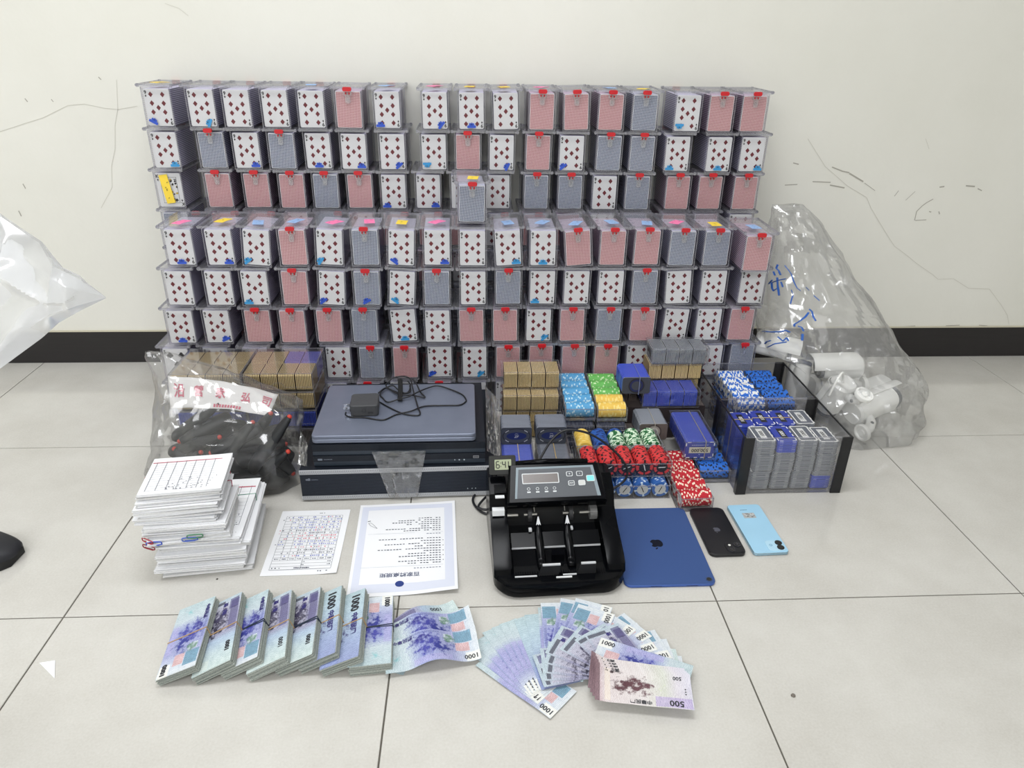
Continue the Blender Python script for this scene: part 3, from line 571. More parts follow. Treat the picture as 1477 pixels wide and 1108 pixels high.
# trays of plaques at the left, by the wall of cases
def plaque_tray(x0, x1, z, cols, per, keys, label):
    mb = MB(); y0, y1 = 1.632, 1.789; open_tray(mb, x0, x1, y0, y1, z, z + .050, .0007); mb.box(x0, x1, y0, y1, z + .0495, z + .0505, 0)
    a = [((x0+x1)/2 + .016*cos(t), y0 - .0006, z + .014 + .012*sin(t)) for t in [pi*i/8 for i in range(9)]]
    mb.tube([(x0, y0-.0006, z+.014)] + a[::-1] + [(x1, y0-.0006, z+.014)], .0005, 4, 1)
    o = tag(mb.build('plaque_tray', [CT, CEDGE]), label, 'plaque tray', 'clear plaque trays')
    side_pack(keys, x0 + .002, y0 + .004, z + .0012, per, cw=(x1-x0-.004)/cols, rows=2); return o
for i, (z, L, R) in enumerate(((.0, ['w']*4, ['w']*4), (.0515, ['B']*4, ['B']*4), (.103, ['t']*4, ['t']*4), (.1545, ['t']*4, ['t', 't', ('t', 'v'), ('t', 'v')]))):
    nm = ['lowest', 'second lowest', 'third', 'topmost'][i]; cl = ['brown', 'blue', 'tan', 'tan'][i]
    plaque_tray(-.733, -.563, z, 4, 10, L, f'clear tray of {cl} plaques, {nm} in the left pile beside the bag')
    plaque_tray(-.561, -.391, z, 4, 10, R, f'clear tray of {cl} plaques, {nm} in the pile nearest the laptop')
# acrylic carrying cases ---------------------------------------------------------
def carry_case(x0, x1, y0, y1, label):
    o = thing('acrylic_case', label, 'acrylic case', T((x0+x1)/2, (y0+y1)/2, 0)); wx, wy = (x1-x0)/2, (y1-y0)/2; h = .150
    bk = mat('black_acrylic', (16, 17, 22), .3)
    mb = MB()
    for a in ((-wx, wx, -wy, -wy+.003), (-wx, wx, wy-.003, wy)): mb.box(*a, .003, h, 0)
    for a in ((-wx, -wx+.003), (wx-.003, wx)): mb.box(*a, -wy+.003, wy-.003, .003, h, 0)
    mb.build('clear_panel', CT, o); MB().box(-wx, wx, -wy, wy, .0008, .004).build('base', CT, o)
    for sx in (-1, 1):
        for sy in (-1, 1):
            q = MB(); xa, xb = sorted((sx*wx, sx*(wx-.021))); ya, yb = sorted((sy*wy, sy*(wy+.003)))
            q.box(xa, xb, ya, yb, .001, h+.001); xa, xb = sorted((sx*wx, sx*(wx+.003))); ya, yb = sorted((sy*(wy+.003), sy*(wy-.010))); q.box(xa, xb, ya, yb, .001, h+.001); q.build('corner_post', bk, o)
        q = MB(); xa, xb = sorted((sx*(wx-.0015), sx*(wx+.0015))); q.box(xa, xb, -wy, wy, h-.001, h+.002); q.build('top_rail', bk, o)
    q = MB()
    for yy in (-wy, wy-.002): q.box(-wx, wx, yy, yy+.002, h-.001, h+.0008)
    q.build('rim', CEDGE, o)
    q = MB()
    for sx in (-1, 1):
        for sy in (-1, 1): q.cyl((sx*(wx-.012), sy*(wy-.012), 0), (sx*(wx-.012), sy*(wy-.012), .001), .004, n=8)
    q.build('feet', CEDGE, o); return o
carry_case(.609, .853, 1.388, 1.578, 'front clear acrylic chip case with black corners holding plaque stacks')
carry_case(.609, .853, 1.5815, 1.7935, 'rear clear acrylic chip case with black corners holding chip racks')
FCOL = [['g']*34, ['g']*26 + ['b']*8, ['g']*34, ['b']*9 + ['g']*24]
BCOL = [['b']*32, ['b']*33, ['b']*33, ['g']*33]
for c in range(4):
    xx = .668 + .0487*c; z = .0042
    nb = len(FCOL[c])
    for i, k in enumerate(FCOL[c]):
        off = (.0012 if (i // 12) % 2 else -.001)
        plaque(k, T(xx + off + jit(.0005), 1.437 + jit(.0008), z + PT/2, pi/2), f'{"blue" if k == "b" else "grey"} plaque in acrylic case, front pile {ORD[c+1]} from left, {"top one" if i == nb-1 else (ORD[nb-i] if nb-i <= 20 else ORD[nb-i-20] + " past the twentieth") + " down"}', 'plaques piled in the front acrylic case')
        z += PT + (.00012 if i % 12 else .0009)
    z = .0042; xx = .650 + .0487*c
    for i, k in enumerate(BCOL[c]):
        lab = f'top {"blue" if k == "b" else "grey"} plaque, rear row of the acrylic case, {ORD[c+1]} pile from left' if i == len(BCOL[c])-1 else None
        plaque(k if lab else {'b': 'B', 'g': 'G'}[k], T(xx + jit(.0005), 1.525 + jit(.0008), z + PT/2, pi/2), lab, 'plaques piled in the front acrylic case'); z += PT + .00014
    for y_, zt, x_ in ((1.437, .1285, .668 + .0487*c), (1.525, z, .650 + .0487*c)):
        if (c in (0, 1, 2) and y_ > 1.5) or (c > 1 and y_ < 1.5): band_loop(x_-.0236, x_+.0236, .0045, (zt if y_ > 1.5 else [.128, .1285, .1282, .1246][c]) + .0006, y_ - .004, rgb=(196, 160, 96) if c != 2 else (190, 80, 70), label=f'rubber band over the {ORD[c+1]} plaque pile, {"rear" if y_ > 1.5 else "front"} row of the acrylic case')
def finish_stuff():
    o = STUFF_CHIP.build('poker_chips', STUFF_CHIP_M); tag(o, 'blue, green, yellow and slate poker chips filling the other clear racks', 'poker chips'); o['kind'] = 'stuff'
    o = STUFF_PL.build('gaming_plaques', STUFF_PL_M); tag(o, 'tan, blue, brown and grey plaques filling the trays and packs', 'plaques'); o['kind'] = 'stuff'
finish_stuff()
# ---------------------------------------------------------------- recorders, laptop, charger
DVRB = mat('recorder_black', (22, 27, 36), .45, spec=.3, noise_amt=.15, noise_scale=300); DVRS = mat('perforated_silver', (186, 188, 192), .45); FILM = clear('film', (.95, .95, .95), .05, (.9, .9, .9), .12, .14)
GREYP = mat('grey_print', (118, 124, 136), .5); BLK = mat('plain_black', (14, 15, 18), .35)
def marks(mb, x0, x1, z, h, y, m, n, seed, fill=.75):
    r = random.Random(seed); w_ = (x1 - x0) / n
    for i in range(n): mb.add([(x0+w_*i, y, z-h*r.uniform(.3, .5)), (x0+w_*(i+fill), y, z-h*r.uniform(.3, .5)), (x0+w_*(i+fill), y, z+h*r.uniform(.2, .5)), (x0+w_*i, y, z+h*r.uniform(.2, .5))], [(0, 1, 2, 3)], m)
R1 = thing('video_recorder', 'large black rack video recorder with silver strips, lowest under the laptop', 'recorder', T(-.164, 1.394, 0, radians(1.2)))
mb = MB().box(-.2205, .2205, 0, .382, .004, .083)
for k in range(14): mb.box(-.221, -.2203, .06+.02*k, .07+.02*k, .03, .055, 0); mb.box(.2203, .221, .06+.02*k, .07+.02*k, .03, .055, 0)
mb.build('body', DVRB, R1)
for z0, z1 in ((.0725, .0825), (.0055, .0150)):
    q = MB().box(-.2215, .2215, -.003, 0, z0, z1, 0)
    for k in range(110):
        for dz in (.0025, .0055, .0080): q.box(-.2205+.004*k+.002*(dz > .005), -.2187+.004*k+.002*(dz > .005), -.0033, -.0029, z0+dz-.0009, z0+dz+.0006, 1)
    q.build('silver_strip', [DVRS, mat('dim_grey', (120, 122, 128), .5)], R1)
q = MB().box(-.221, .221, -.0015, 0, .0150, .0725, 0)
for k in range(16): q.box(-.2205, .2205, -.0022, -.0014, .0165+.0035*k, .0178+.0035*k, 1)
q.build('mesh_panel', [DVRB, mat('recorder_rib', (38, 45, 58), .42)], R1)
q = MB(); q.prism(rrect(.006, .004, .001, 2, -.206, .0590), .0024, .003, M=T(0, 0, 0, 0, 0, pi/2)); q.prism(rrect(.005, .006, .001, 2, -.2015, .0595), .0024, .003, M=T(0, 0, 0, 0, 0, pi/2)); marks(q, -.197, -.182, .0585, .0022, -.0026, 0, 9, 4)
q.build('logo_plate', GREYP, R1)
for x in (.150, .160, .168): MB().cyl((x, -.0018, .024), (x, -.003, .024), .0011, n=8).build('indicator_light', mat('pale_led', (180, 190, 200), .4), R1)
for sx in (-1, 1):
    for yy in (.03, .35): MB().cyl((sx*.19, yy, 0), (sx*.19, yy, .0045), .012, n=12).build('foot', BLK, R1)
R2 = thing('video_recorder', 'slim black video recorder with grooved front between laptop and larger recorder', 'recorder', T(-.164, 1.403, .083, radians(.8)))
mb = MB().box(-.190, .190, .003, .30, .002, .058); mb.build('body', DVRB, R2)
q = MB()
for z0, z1, d, m in ((.002, .0135, .001, 1), (.0145, .029, .004, 0), (.0295, .0400, .001, 1), (.041, .058, .004, 0)): q.box(-.190, .190, -d+.003, .0032, z0, z1, m)
q.build('front_bezel', [DVRB, mat('recorder_band', (44, 54, 66), .4)], R2)
q = MB(); q.prism(rrect(.010, .0045, .0008, 2, -.175, .0205), .0012, .0018, M=T(0, 0, 0, 0, 0, pi/2)); marks(q, -.167, -.148, .0205, .0022, -.0015, 0, 10, 9); q.build('logo_plate', GREYP, R2)
for k, x in enumerate((.122, .132, .143)): MB().cyl((x, -.0008, .0125), (x, -.002, .0125), .0016 if k else .0012, n=8).build('button', mat('pale_led', (180, 190, 200), .4), R2)
q = MB().box(.163, .176, -.0018, .002, .0165, .0225, 0); q.box(.164, .175, -.0021, -.0017, .0185, .0205, 1); q.build('usb_port', [mat('port_silver', (150, 152, 158), .35, .6), BLK], R2)
for sx in (-1, 1):
    for yy in (.03, .27): MB().cyl((sx*.17, yy, 0), (sx*.17, yy, .0025), .008, n=10).build('foot', BLK, R2)
# cling film: over the recorder front, and draped off its right end
def film(name, label, pts, nu, nv, amp, seed, mats=FILM, th=.0002, crease=70):
    """pts: four corners (top left, top right, bottom left, bottom right)"""
    a, b_, c, d = map(Vector, pts)
    nrm = (b_-a).cross(c-a).normalized()
    def fn(u, v):
        p = (a*(1-u)+b_*u)*(1-v) + (c*(1-u)+d*u)*v
        q = Vector((u*crease*.06, v*crease*.035, seed)); ds, _ = noise.voronoi(q*2.2)
        return p - nrm * (amp*(.5+noise.noise(q*1.7)) + amp*1.1*min(.5, ds[1]-ds[0]))
    return tag(MB().grid(fn, nu, nv, 0, th=th).build(name, mats, None, 25), label, 'plastic film', 'plastic films')
film('plastic_film', 'crumpled clear film hanging over the front of both recorders', [(-.223, 1.392, .128), (-.105, 1.394, .128), (-.190, 1.388, .006), (-.128, 1.389, .006)], 26, 26, .004, 3)
film('plastic_film', 'clear film draped off the right end of the slim recorder', [(.031, 1.66, .150), (.064, 1.60, .139), (.031, 1.425, .1), (.060, 1.42, .086)], 14, 30, .005, 8)
film('plastic_film', 'clear film hanging beside the left end of the recorders', [(-.384, 1.45, .146), (-.361, 1.412, .146), (-.3885, 1.408, .086), (-.3675, 1.4005, .086)], 12, 16, .004, 5)
LT = thing('laptop', 'closed blue-grey laptop lying on the slim recorder', 'laptop', T(-.174, 1.402, .1415, radians(.4)))
LG = mat('laptop_grey', (122, 129, 147), .38, .4, noise_amt=.05, noise_scale=20)
MB().prism([(x, y + .126) for x, y in rrect(.359, .251, .009, 4)], .002, .0118, ch=.0015).build('base', LG, LT)
MB().prism([(x, y + .1255) for x, y in rrect(.359, .251, .009, 4)], .0132, .0212, ch=.0014).build('lid', LG, LT)
MB().box(-.13, .13, .232, .249, .011, .0145).build('hinge', BLK, LT)
for sx in (-1, 1):
    for yy in (.03, .22): MB().prism(rrect(.03, .006, .002, 2, sx*.13, yy), 0, .0022).build('foot', BLK, LT)
LZ = .163
CH = thing('laptop_charger', 'square dark grey charger with tangled black cable lying on the laptop', 'charger', T(-.250, 1.518, LZ, radians(4)))
MB().prism(rrect(.063, .063, .007, 4), .0002, .0285, ch=.002, m=0).build('adapter_body', mat('charger_grey', (66, 67, 70), .6, bump=.2), CH)
q = MB().lathe([(.0042, 0), (.0048, .0002), (.0048, .0005), (.0042, .0005)], 16, 0, T(-.001, -.0318, .016, 0, 0, pi/2)); marks(q, .008, .020, .010, .006, -.0319, 0, 4, 3); q.build('rating_marks', mat('charger_print', (44, 44, 47), .5), CH)
for yy in (-.013, .001): MB().prism(rrect(.018, .0016, .0006, 1, -.040, yy), .011, .017).build('plug_blade', mat('blade_metal', (210, 212, 214), .25, .9), CH)
MB().box(-.0335, -.0312, -.018, .006, .007, .021).build('plug_face', BLK, CH)
def spline(pts, n=6, closed=False):
    P = [Vector(p) for p in pts]; o = []
    for i in range(len(P) - 1):
        a, b_, c, d = P[max(i-1, 0)], P[i], P[i+1], P[min(i+2, len(P)-1)]
        for k in range(n):
            t = k / n; o.append(.5*((2*b_) + (c-a)*t + (2*a-5*b_+4*c-d)*t*t + (3*b_-a-3*c+d)*t**3))
    return o + [P[-1]]
CAB = mat('cable_black', (22, 23, 28), .45)
def lz(pts, r=.0018, seed=1):
    rr = random.Random(seed); return [(x, y, z + r) for x, y, z in pts]
c1 = [(-0.2209, 1.555, 0.163), (-0.1952, 1.526, 0.163), (-0.1604, 1.495, 0.163), (-0.1312, 1.486, 0.163), (-0.1222, 1.494, 0.163), (-0.1287, 1.522, 0.166), (-0.1375, 1.561, 0.17), (-0.1465, 1.601, 0.178), (-0.1533, 1.631, 0.186), (-0.1711, 1.643, 0.188), (-0.1952, 1.644, 0.184), (-0.2081, 1.633, 0.178), (-0.2135, 1.63, 0.168), (-0.1962, 1.607, 0.166), (-0.1737, 1.58, 0.168), (-0.1506, 1.582, 0.167), (-0.1304, 1.576, 0.166), (-0.1153, 1.574, 0.165), (-0.1283, 1.598, 0.168), (-0.1399, 1.627, 0.178), (-0.1486, 1.635, 0.184)]
c2 = [(-0.2878, 1.477, 0.178), (-0.2908, 1.489, 0.164), (-0.2756, 1.481, 0.163), (-0.2471, 1.479, 0.163), (-0.2161, 1.468, 0.163), (-0.1991, 1.469, 0.163), (-0.176, 1.492, 0.163), (-0.1435, 1.504, 0.165), (-0.1146, 1.529, 0.164), (-0.0693, 1.534, 0.163), (-0.0334, 1.535, 0.163), (-0.0187, 1.55, 0.163), (-0.0171, 1.565, 0.163), (-0.0274, 1.591, 0.163), (-0.0583, 1.619, 0.164), (-0.0878, 1.633, 0.166), (-0.1125, 1.616, 0.168), (-0.1341, 1.586, 0.172), (-0.1528, 1.569, 0.17), (-0.1722, 1.562, 0.168), (-0.2007, 1.55, 0.165), (-0.2166, 1.576, 0.163), (-0.225, 1.593, 0.164), (-0.2188, 1.615, 0.166), (-0.1981, 1.629, 0.17), (-0.1825, 1.606, 0.17), (-0.1646, 1.591, 0.168), (-0.155, 1.598, 0.17), (-0.153, 1.62, 0.176), (-0.1604, 1.632, 0.18)]
c3 = [(-0.2252, 1.573, 0.178), (-0.214, 1.619, 0.168), (-0.1931, 1.609, 0.165), (-0.1714, 1.591, 0.166), (-0.1518, 1.598, 0.168), (-0.1548, 1.62, 0.174)]
c4 = [(-0.2715, 1.478, 0.17), (-0.2514, 1.5, 0.163), (-0.2313, 1.532, 0.164), (-0.2072, 1.549, 0.164), (-0.195, 1.576, 0.165), (-0.1846, 1.591, 0.168)]
for c in (c1, c2, c3): MB().tube(lz(spline(c, 5)), .0018, 7).build('cable', CAB, CH, True, M=CH.matrix_basis.inverted())
MB().tube(lz(spline([(-0.1788, 1.631, 0.186), (-0.1762, 1.609, 0.182), (-0.1748, 1.587, 0.174), (-0.1738, 1.562, 0.168), (-0.1733, 1.555, 0.166)], 4)), [.0058]*17, 8, flat=.35).build('cable_tie', mat('velcro_black', (12, 12, 15), .85), CH, False, M=CH.matrix_basis.inverted())
# ---------------------------------------------------------------- banknote counter
GLOSS = mat('gloss_black', (8, 9, 12), .16, spec=.1); SATIN = mat('satin_black', (17, 18, 21), .45, spec=.3)
CT_ = thing('banknote_counter', 'black banknote counting machine with grey control panel and display', 'banknote counter', T(.1585, 1.205, 0, radians(2.5)))
def side_prism(prof, x0, x1, m=GLOSS, name='side_panel', ch=.003):
    """outline in (y, z), extruded along x"""
    X = Matrix(((0, 0, 1, 0), (1, 0, 0, 0), (0, 1, 0, 0), (0, 0, 0, 1)))
    return MB().prism(prof, x0, x1, M=X, ch=ch).build(name, m, CT_, 30)
base = MB().prism([(x, y + .0) for x, y in [(-.127 + .045*(1-cos(a)), -.100 - .045*sin(a)) for a in [pi/2*k/6 for k in range(7)]] + [(.127 - .045*(1-cos(a)), -.100 - .045*sin(a)) for a in [pi/2*k/6 for k in range(6, -1, -1)]] + [(.127, .10), (.120, .118), (-.120, .118), (-.127, .10)]], .004, .036, ch=.006)
base.build('base', GLOSS, CT_, 30)
for sx in (-1, 1):
    for yy in (-.11, .09): MB().cyl((sx*.085, yy, 0), (sx*.085, yy, .005), .010, n=12).build('rubber_foot', SATIN, CT_)
prof = [(-.118, .030), (-.112, .046), (-.095, .056), (-.03, .080), (.005, .098), (.02, .128), (.055, .146), (.098, .142), (.116, .126), (.118, .03)]
side_prism(prof, -.127, -.092); side_prism(prof, .092, .127)
side_prism([(-.10, .030), (-.10, .034), (-.02, .036), (.02, .048), (.05, .12), (.112, .126), (.112, .03)], -.092, .092, SATIN, 'inner_housing', .001)
# output tray: two ribbed slopes, left and right of the fingers
for xa, xb, nm in ((-.088, -.040, 0), (-.026, .018, 1), (.032, .088, 2)):
    for (ya, za, yb, zb) in ((-.030, .066, -.058, .053), (-.060, .046, -.094, .036)):
        q = MB(); q.grid(lambda u, v: (xa+(xb-xa)*u, ya + (yb-ya)*v, za + (zb-za)*v), 1, 1, 0, th=.003)
        al = math.atan2(zb-za, ya-yb); ln = math.hypot(ya-yb, zb-za)
        for k in range(int((xb-xa)/.0045)): x = xa + .0025 + .0045*k; q.box(0, .0018, -ln, 0, 0, .0013, 0, M=T(x, ya, za, 0, 0, -al))
        q.build('tray_slope', GLOSS, CT_)
    MB().box(xa, xb, -.0602, -.0578, .0510, .0545).build('tray_edge_highlight', mat('bright_edge', (205, 207, 210), .3), CT_)  # pale strip modelled as the highlight reflected along the slope's lower edge
q = MB(); q.grid(lambda u, v: (-.088+.176*u, -.093-.030*v, .036-.004*v), 1, 1, 0, th=.003)
for k in range(38): x = -.086 + .0046*k; q.box(x, x+.0016, -.123, -.094, .034, .0368, 0)
q.build('front_tray', GLOSS, CT_)
for xa, xb in ((-.088, -.046), (.004, .030)): MB().box(xa, xb, -.1245, -.1215, .0335, .0375).build('tray_edge_highlight', mat('bright_edge', (205, 207, 210), .3), CT_)  # reflected highlight on the front lip, built as pale strips
for x in (-.033, .025):   # stacking fingers with white tips
    MB().tube([(x, -.012, .090), (x, -.020, .088), (x, -.045, .066), (x, -.085, .046), (x, -.105, .040)], [.003, .0055, .008, .009, .008], 8, flat=.6).build('stacker_finger', GLOSS, CT_, True)
    MB().prism([(-.0048, -.009), (-.002, -.0065), (0, -.009), (.002, -.0065), (.0048, -.0095), (.001, .008), (-.0008, .008)], 0, .002, M=T(x, -.026, .0925, 0, 0, radians(55))).build('white_tip', mat('bright_edge', (205, 207, 210), .3), CT_)
MB().box(-.012, .012, -.088, -.070, .034, .056).build('centre_latch', GLOSS, CT_)
for sx, xa in ((-1, -.022), (1, .040)):   # catch plates standing at the front
    w0, w1 = (-.052, .000) if sx < 0 else (.022, .068)
    q = MB().add([(w0, -.128, .014), (w1-.010 if sx < 0 else w1, -.128, .014), (w1 if sx < 0 else w1, -.118, .056), (w0+.016, -.118, .056), (w0, -.125, .014), (w1-.010 if sx < 0 else w1, -.125, .014), (w1, -.115, .056), (w0+.016, -.115, .056)], [(0, 1, 2, 3), (7, 6, 5, 4), (0, 4, 5, 1), (1, 5, 6, 2), (2, 6, 7, 3), (3, 7, 4, 0)])
    q.build('catch_plate', SATIN, CT_); MB().box(w0+.017, w1-.001, -.1186, -.1150, .0555, .0585).build('plate_edge', mat('bright_edge', (205, 207, 210), .3), CT_)
MB().box(-.010, .020, -.1315, -.1285, .026, .038, M=T(0, 0, 0)).build('white_label', mat('label_white', (236, 238, 240), .4), CT_)
# rollers behind the tray
SH = mat('roller_steel', (176, 174, 168), .3, .8); RUB = mat('roller_rubber', (34, 34, 36), .6)
q = MB()
for xa, xb in ((-.093, -.072), (-.060, -.034), (.018, .040), (.052, .074)): q.cyl((xa, -.012, .098), (xb, -.012, .098), .0032, n=10)
q.build('roller_shaft', SH, CT_, 40)
for x in (-.049, .0335): MB().cyl((x-.004, -.012, .098), (x+.004, -.012, .098), .0145, n=24).build('roller_wheel', RUB, CT_, 40); MB().box(x-.003, x+.003, -.034, -.026, .072, .0765).build('roller_foot', mat('bright_edge', (205, 207, 210), .3), CT_)
q = MB().cyl((.072, -.012, .098), (.086, -.012, .098), .013, n=20)
for k in range(20): a = 2*pi*k/20; q.box(.072, .086, -.0008, .0008, .0125, .0142, M=T(0, -.012, .098) @ Matrix.Rotation(a, 4, 'X'))
q.build('adjusting_knob', mat('knob_grey', (104, 104, 104), .4), CT_, 40)
MB().box(-.1225, -.0985, -.0100, .0020, .0960, .1090, M=T(0, 0, 0)).build('label_block', mat('label_white', (236, 238, 240), .4), CT_)
for x in (-.040, .021): MB().tube([(x, -.004, .122), (x, -.010, .112), (x+.001, -.012, .104)], .0010, 6).build('guide_wire', SH, CT_)
# control panel, tilted to the viewer
PM = T(.004, .012, .158, 0, 0, radians(32))
q = MB().prism([(-.098, -.043), (.100, -.043), (.094, .040), (-.090, .040)], -.030, 0, M=PM, ch=.004); q.build('panel_housing', GLOSS, CT_, 30)
q = MB(); LGR = mat('panel_light', (124, 138, 146), .4); DGR = mat('panel_dark', (72, 76, 82), .42)
P2 = lambda pts, z, m: q.add([(x, y, z) for x, y in pts], [tuple(range(len(pts)))], m, PM)
P2([(-.083, -.034), (.088, -.034), (.080, .033), (-.076, .033)], .0004, 0); P2([(-.079, -.034), (.081, -.034), (.0745, .0285), (-.0715, .0285)], .0007, 1)
for k, x in enumerate((-.0545, -.037, -.0195, -.003)):
    q.lathe([(.0024, 0), (.0032, 0), (.0032, .0003), (.0024, .0003)], 14, 2, PM @ T(x, -.0145, .0009))
    q.add([(x-.0035, -.0228, .0010), (x+.0035, -.0228, .0010), (x+.0035, -.0198, .0010), (x-.0035, -.0198, .0010)], [(0, 1, 2, 3)], 2, PM)
q.build('control_panel', [LGR, DGR, mat('panel_print', (206, 210, 212), .5)], CT_)
q = MB().prism(rrect(.074, .0225, .002, 3, -.029, .0075), .0006, .0014, M=PM, m=0); q.prism(rrect(.0705, .0190, .001, 2, -.029, .0075), .0012, .0016, M=PM, m=1)
for k in range(22): q.add([(-.063+.0032*k, .0000, .0018), (-.0618+.0032*k, .0000, .0018), (-.0618+.0032*k, .0150, .0018), (-.063+.0032*k, .0150, .0018)], [(0, 1, 2, 3)], 2, PM)
q.build('display_window', [mat('panel_print', (206, 210, 212), .5), mat('display_brown', (104, 96, 92), .25), mat('display_line', (90, 83, 80), .3)], CT_)
def key(cx, cy_, wd, m, sym=None):
    o = MB().prism(rrect(wd, wd*.82, .0025, 3, cx, cy_), .0006, .0018, M=PM, m=0); o.prism(rrect(wd-.0025, wd*.82-.0025, .002, 3, cx, cy_), .0010, .0020, M=PM, m=1)
    if sym:
        vs, fs = text2d(sym, .0072 if len(sym) < 2 else .0042, bold=.03); o.add([(v[0]+cx, v[1]+cy_, .0023) for v in vs], fs, 0, PM)
    o.build('key', [mat('panel_print', (206, 210, 212), .5), m], CT_)
for cx, cy_, sy_ in ((.0300, .0145, '+'), (.0505, .0145, '-'), (.0320, -.0055, 'ADD')): key(cx, cy_, .0130, DGR, sy_)
key(.0530, -.0055, .0140, mat('key_white', (196, 198, 196), .5)); key(.0715, .0035, .0165, mat('key_aqua', (124, 216, 218), .4))
# hopper behind the panel
q = MB().box(-.066, .086, .062, .112, .126, .136)
for k in range(36): q.box(-.064+.0041*k, -.0622+.0041*k, .0600, .0640, .128, .146)
q.build('hopper', SATIN, CT_); MB().tube([(-.068, .108, .140), (.0, .111, .142), (.088, .108, .140)], .0070, 12).build('hopper_bar', GLOSS, CT_, True)
q = MB().box(-.117, -.094, .006, .030, .1400, .1440, 0); q.box(-.1165, -.0985, -.004, .0035, .134, .1365, 1); q.build('side_switch', [SATIN, mat('label_white', (236, 238, 240), .4)], CT_)
cl = tag(ob('digital_clock', MB().prism(rrect(.054, .038, .003, 3), 0, .010, ch=.0008).mesh('digital_clock', mat('clock_black', (26, 27, 26), .5)), None, CT_.matrix_basis @ T(-.0985, .058, .1725, 0, 0, radians(62))), 'small black digital clock reading 6:41 on the banknote counter', 'clock')
MB().prism(rrect(.0335, .0205, .001, 2, .001, .001), .0098, .0104).build('lcd_screen', mat('lcd_green', (168, 176, 146), .3), cl)
SEG = {'6': 'afgedc', '4': 'fgbc', '1': 'bc'}
q = MB()
def seg(ch_, cx):
    w_, h_, t = .0030, .0066, .0009; pos = {'a': (0, h_, 1), 'g': (0, 0, 1), 'd': (0, -h_, 1), 'f': (-w_, h_/2, 0), 'b': (w_, h_/2, 0), 'e': (-w_, -h_/2, 0), 'c': (w_, -h_/2, 0)}
    for s in SEG[ch_]:
        x, y, hz = pos[s]; dx, dy = (w_*.85, t) if hz else (t, h_/2*.92)
        q.box(cx+x-dx, cx+x+dx, .001+y-dy, .001+y+dy, .0103, .0107)
seg('6', -.0095); seg('4', .0030); seg('1', .0090)
for yy in (.0045, -.0025): q.box(-.0042, -.0026, yy-.0008, yy+.0008, .0103, .0107)
q.build('lcd_digits', INK, cl)
MB().box(-.010, .010, -.022, -.012, -.004, .001).build('clock_stand', mat('clock_black', (26, 27, 26), .5), cl)
pc1 = spline([(0.1341, 1.319, 0.13), (0.1493, 1.345, 0.1434), (0.1679, 1.36, 0.1672), (0.1938, 1.37, 0.1852), (0.224, 1.37, 0.1865), (0.2596, 1.37, 0.1739), (0.2988, 1.365, 0.1464), (0.3281, 1.36, 0.1152), (0.3401, 1.355, 0.0893), (0.3333, 1.35, 0.0671), (0.303, 1.345, 0.0453), (0.2811, 1.34, 0.0343), (0.256, 1.335, 0.0272)], 5)
MB().tube(pc1, .0026, 8).build('power_cord', CAB, CT_, True, M=CT_.matrix_basis.inverted())
MB().tube(spline([(0.0522, 1.322, 0.004), (0.0248, 1.325, 0.004), (0.0066, 1.346, 0.004), (-0.0025, 1.374, 0.005), (0.0039, 1.4, 0.006), (0.0202, 1.419, 0.008), (0.0359, 1.404, 0.01), (0.0322, 1.383, 0.013), (0.0192, 1.361, 0.014), (0.0097, 1.338, 0.012), (0.0295, 1.329, 0.012), (0.0623, 1.347, 0.012)], 5), .0028, 8).build('power_cord', CAB, CT_, True, M=CT_.matrix_basis.inverted())
# ---------------------------------------------------------------- tablet and phones
def apple(mb, s, m, z, M):
    pts = [(0, .36), (.12, .42), (.26, .43), (.40, .36), (.47, .26), (.38, .17), (.345, .05), (.37, -.08), (.50, -.19), (.43, -.34), (.30, -.47), (.17, -.50), (.0, -.455), (-.16, -.50), (-.30, -.46), (-.44, -.28), (-.50, -.05), (-.48, .18), (-.36, .36), (-.20, .425)]
    mb.add([(x*s, y*s, z) for x, y in pts], [tuple(range(len(pts)))], m, M)
    lf = [(.0, .47), (.02, .58), (.10, .68), (.23, .73), (.22, .62), (.14, .52)]; mb.add([(x*s, y*s, z) for x, y in lf], [tuple(range(6))], m, M)
def slab(name, label, cat, M, w_, l_, t, r, body, back, n=6):
    o = thing(name, label, cat, M); MB().prism(rrect(w_, l_, r, n), .0004, t-.0006, ch=.0011).build('frame', body, o, 35)
    MB().prism(rrect(w_-.0012, l_-.0012, r, n), t-.0010, t, ch=.0003).build('back_panel', back, o, 35); return o
IP = slab('tablet', 'dark blue tablet lying face down beside the banknote counter', 'tablet', T(.3795, 1.2055, 0, pi), .1795, .2500, .0072, .014, mat('tablet_edge', (66, 96, 168), .35, .4), mat('tablet_blue', (60, 86, 140), .5, .2, spec=.3))
q = MB(); apple(q, .026, 0, .0073, None); q.build('logo', mat('logo_dark', (20, 26, 44), .25, .5), IP)
q = MB().cyl((.0775, .1125, .0072), (.0775, .1125, .0078), .0066, n=24, m=0); q.cyl((.0775, .1125, .0077), (.0775, .1125, .0081), .0046, n=24, m=1); q.build('camera_lens', [mat('lens_ring', (70, 86, 122), .3, .5), mat('lens_glass', (8, 9, 14), .08)], IP).location.x = -.155
for k in range(2): q = MB().box(-.052 + .07*k, -.030 + .07*k, .1249, .1252, .0030, .0040); q.build('speaker_slot', BLK, IP)
PH1 = slab('phone', 'black phone lying face down between the tablet and the light blue phone', 'phone', T(.5188, 1.2455, 0, pi + radians(.8)), .0765, .1605, .0090, .013, mat('phone_black', (20, 20, 24), .4), mat('phone_back', (16, 17, 24), .3))
q = MB(); apple(q, .0145, 0, .0091, None); q.build('logo', mat('logo_grey', (96, 98, 110), .3, .4), PH1)
MB().prism(rrect(.036, .034, .010, 5, -.0175, .060), .0088, .0100, ch=.0004).build('camera_bump', mat('phone_back', (16, 17, 24), .3), PH1, 35)
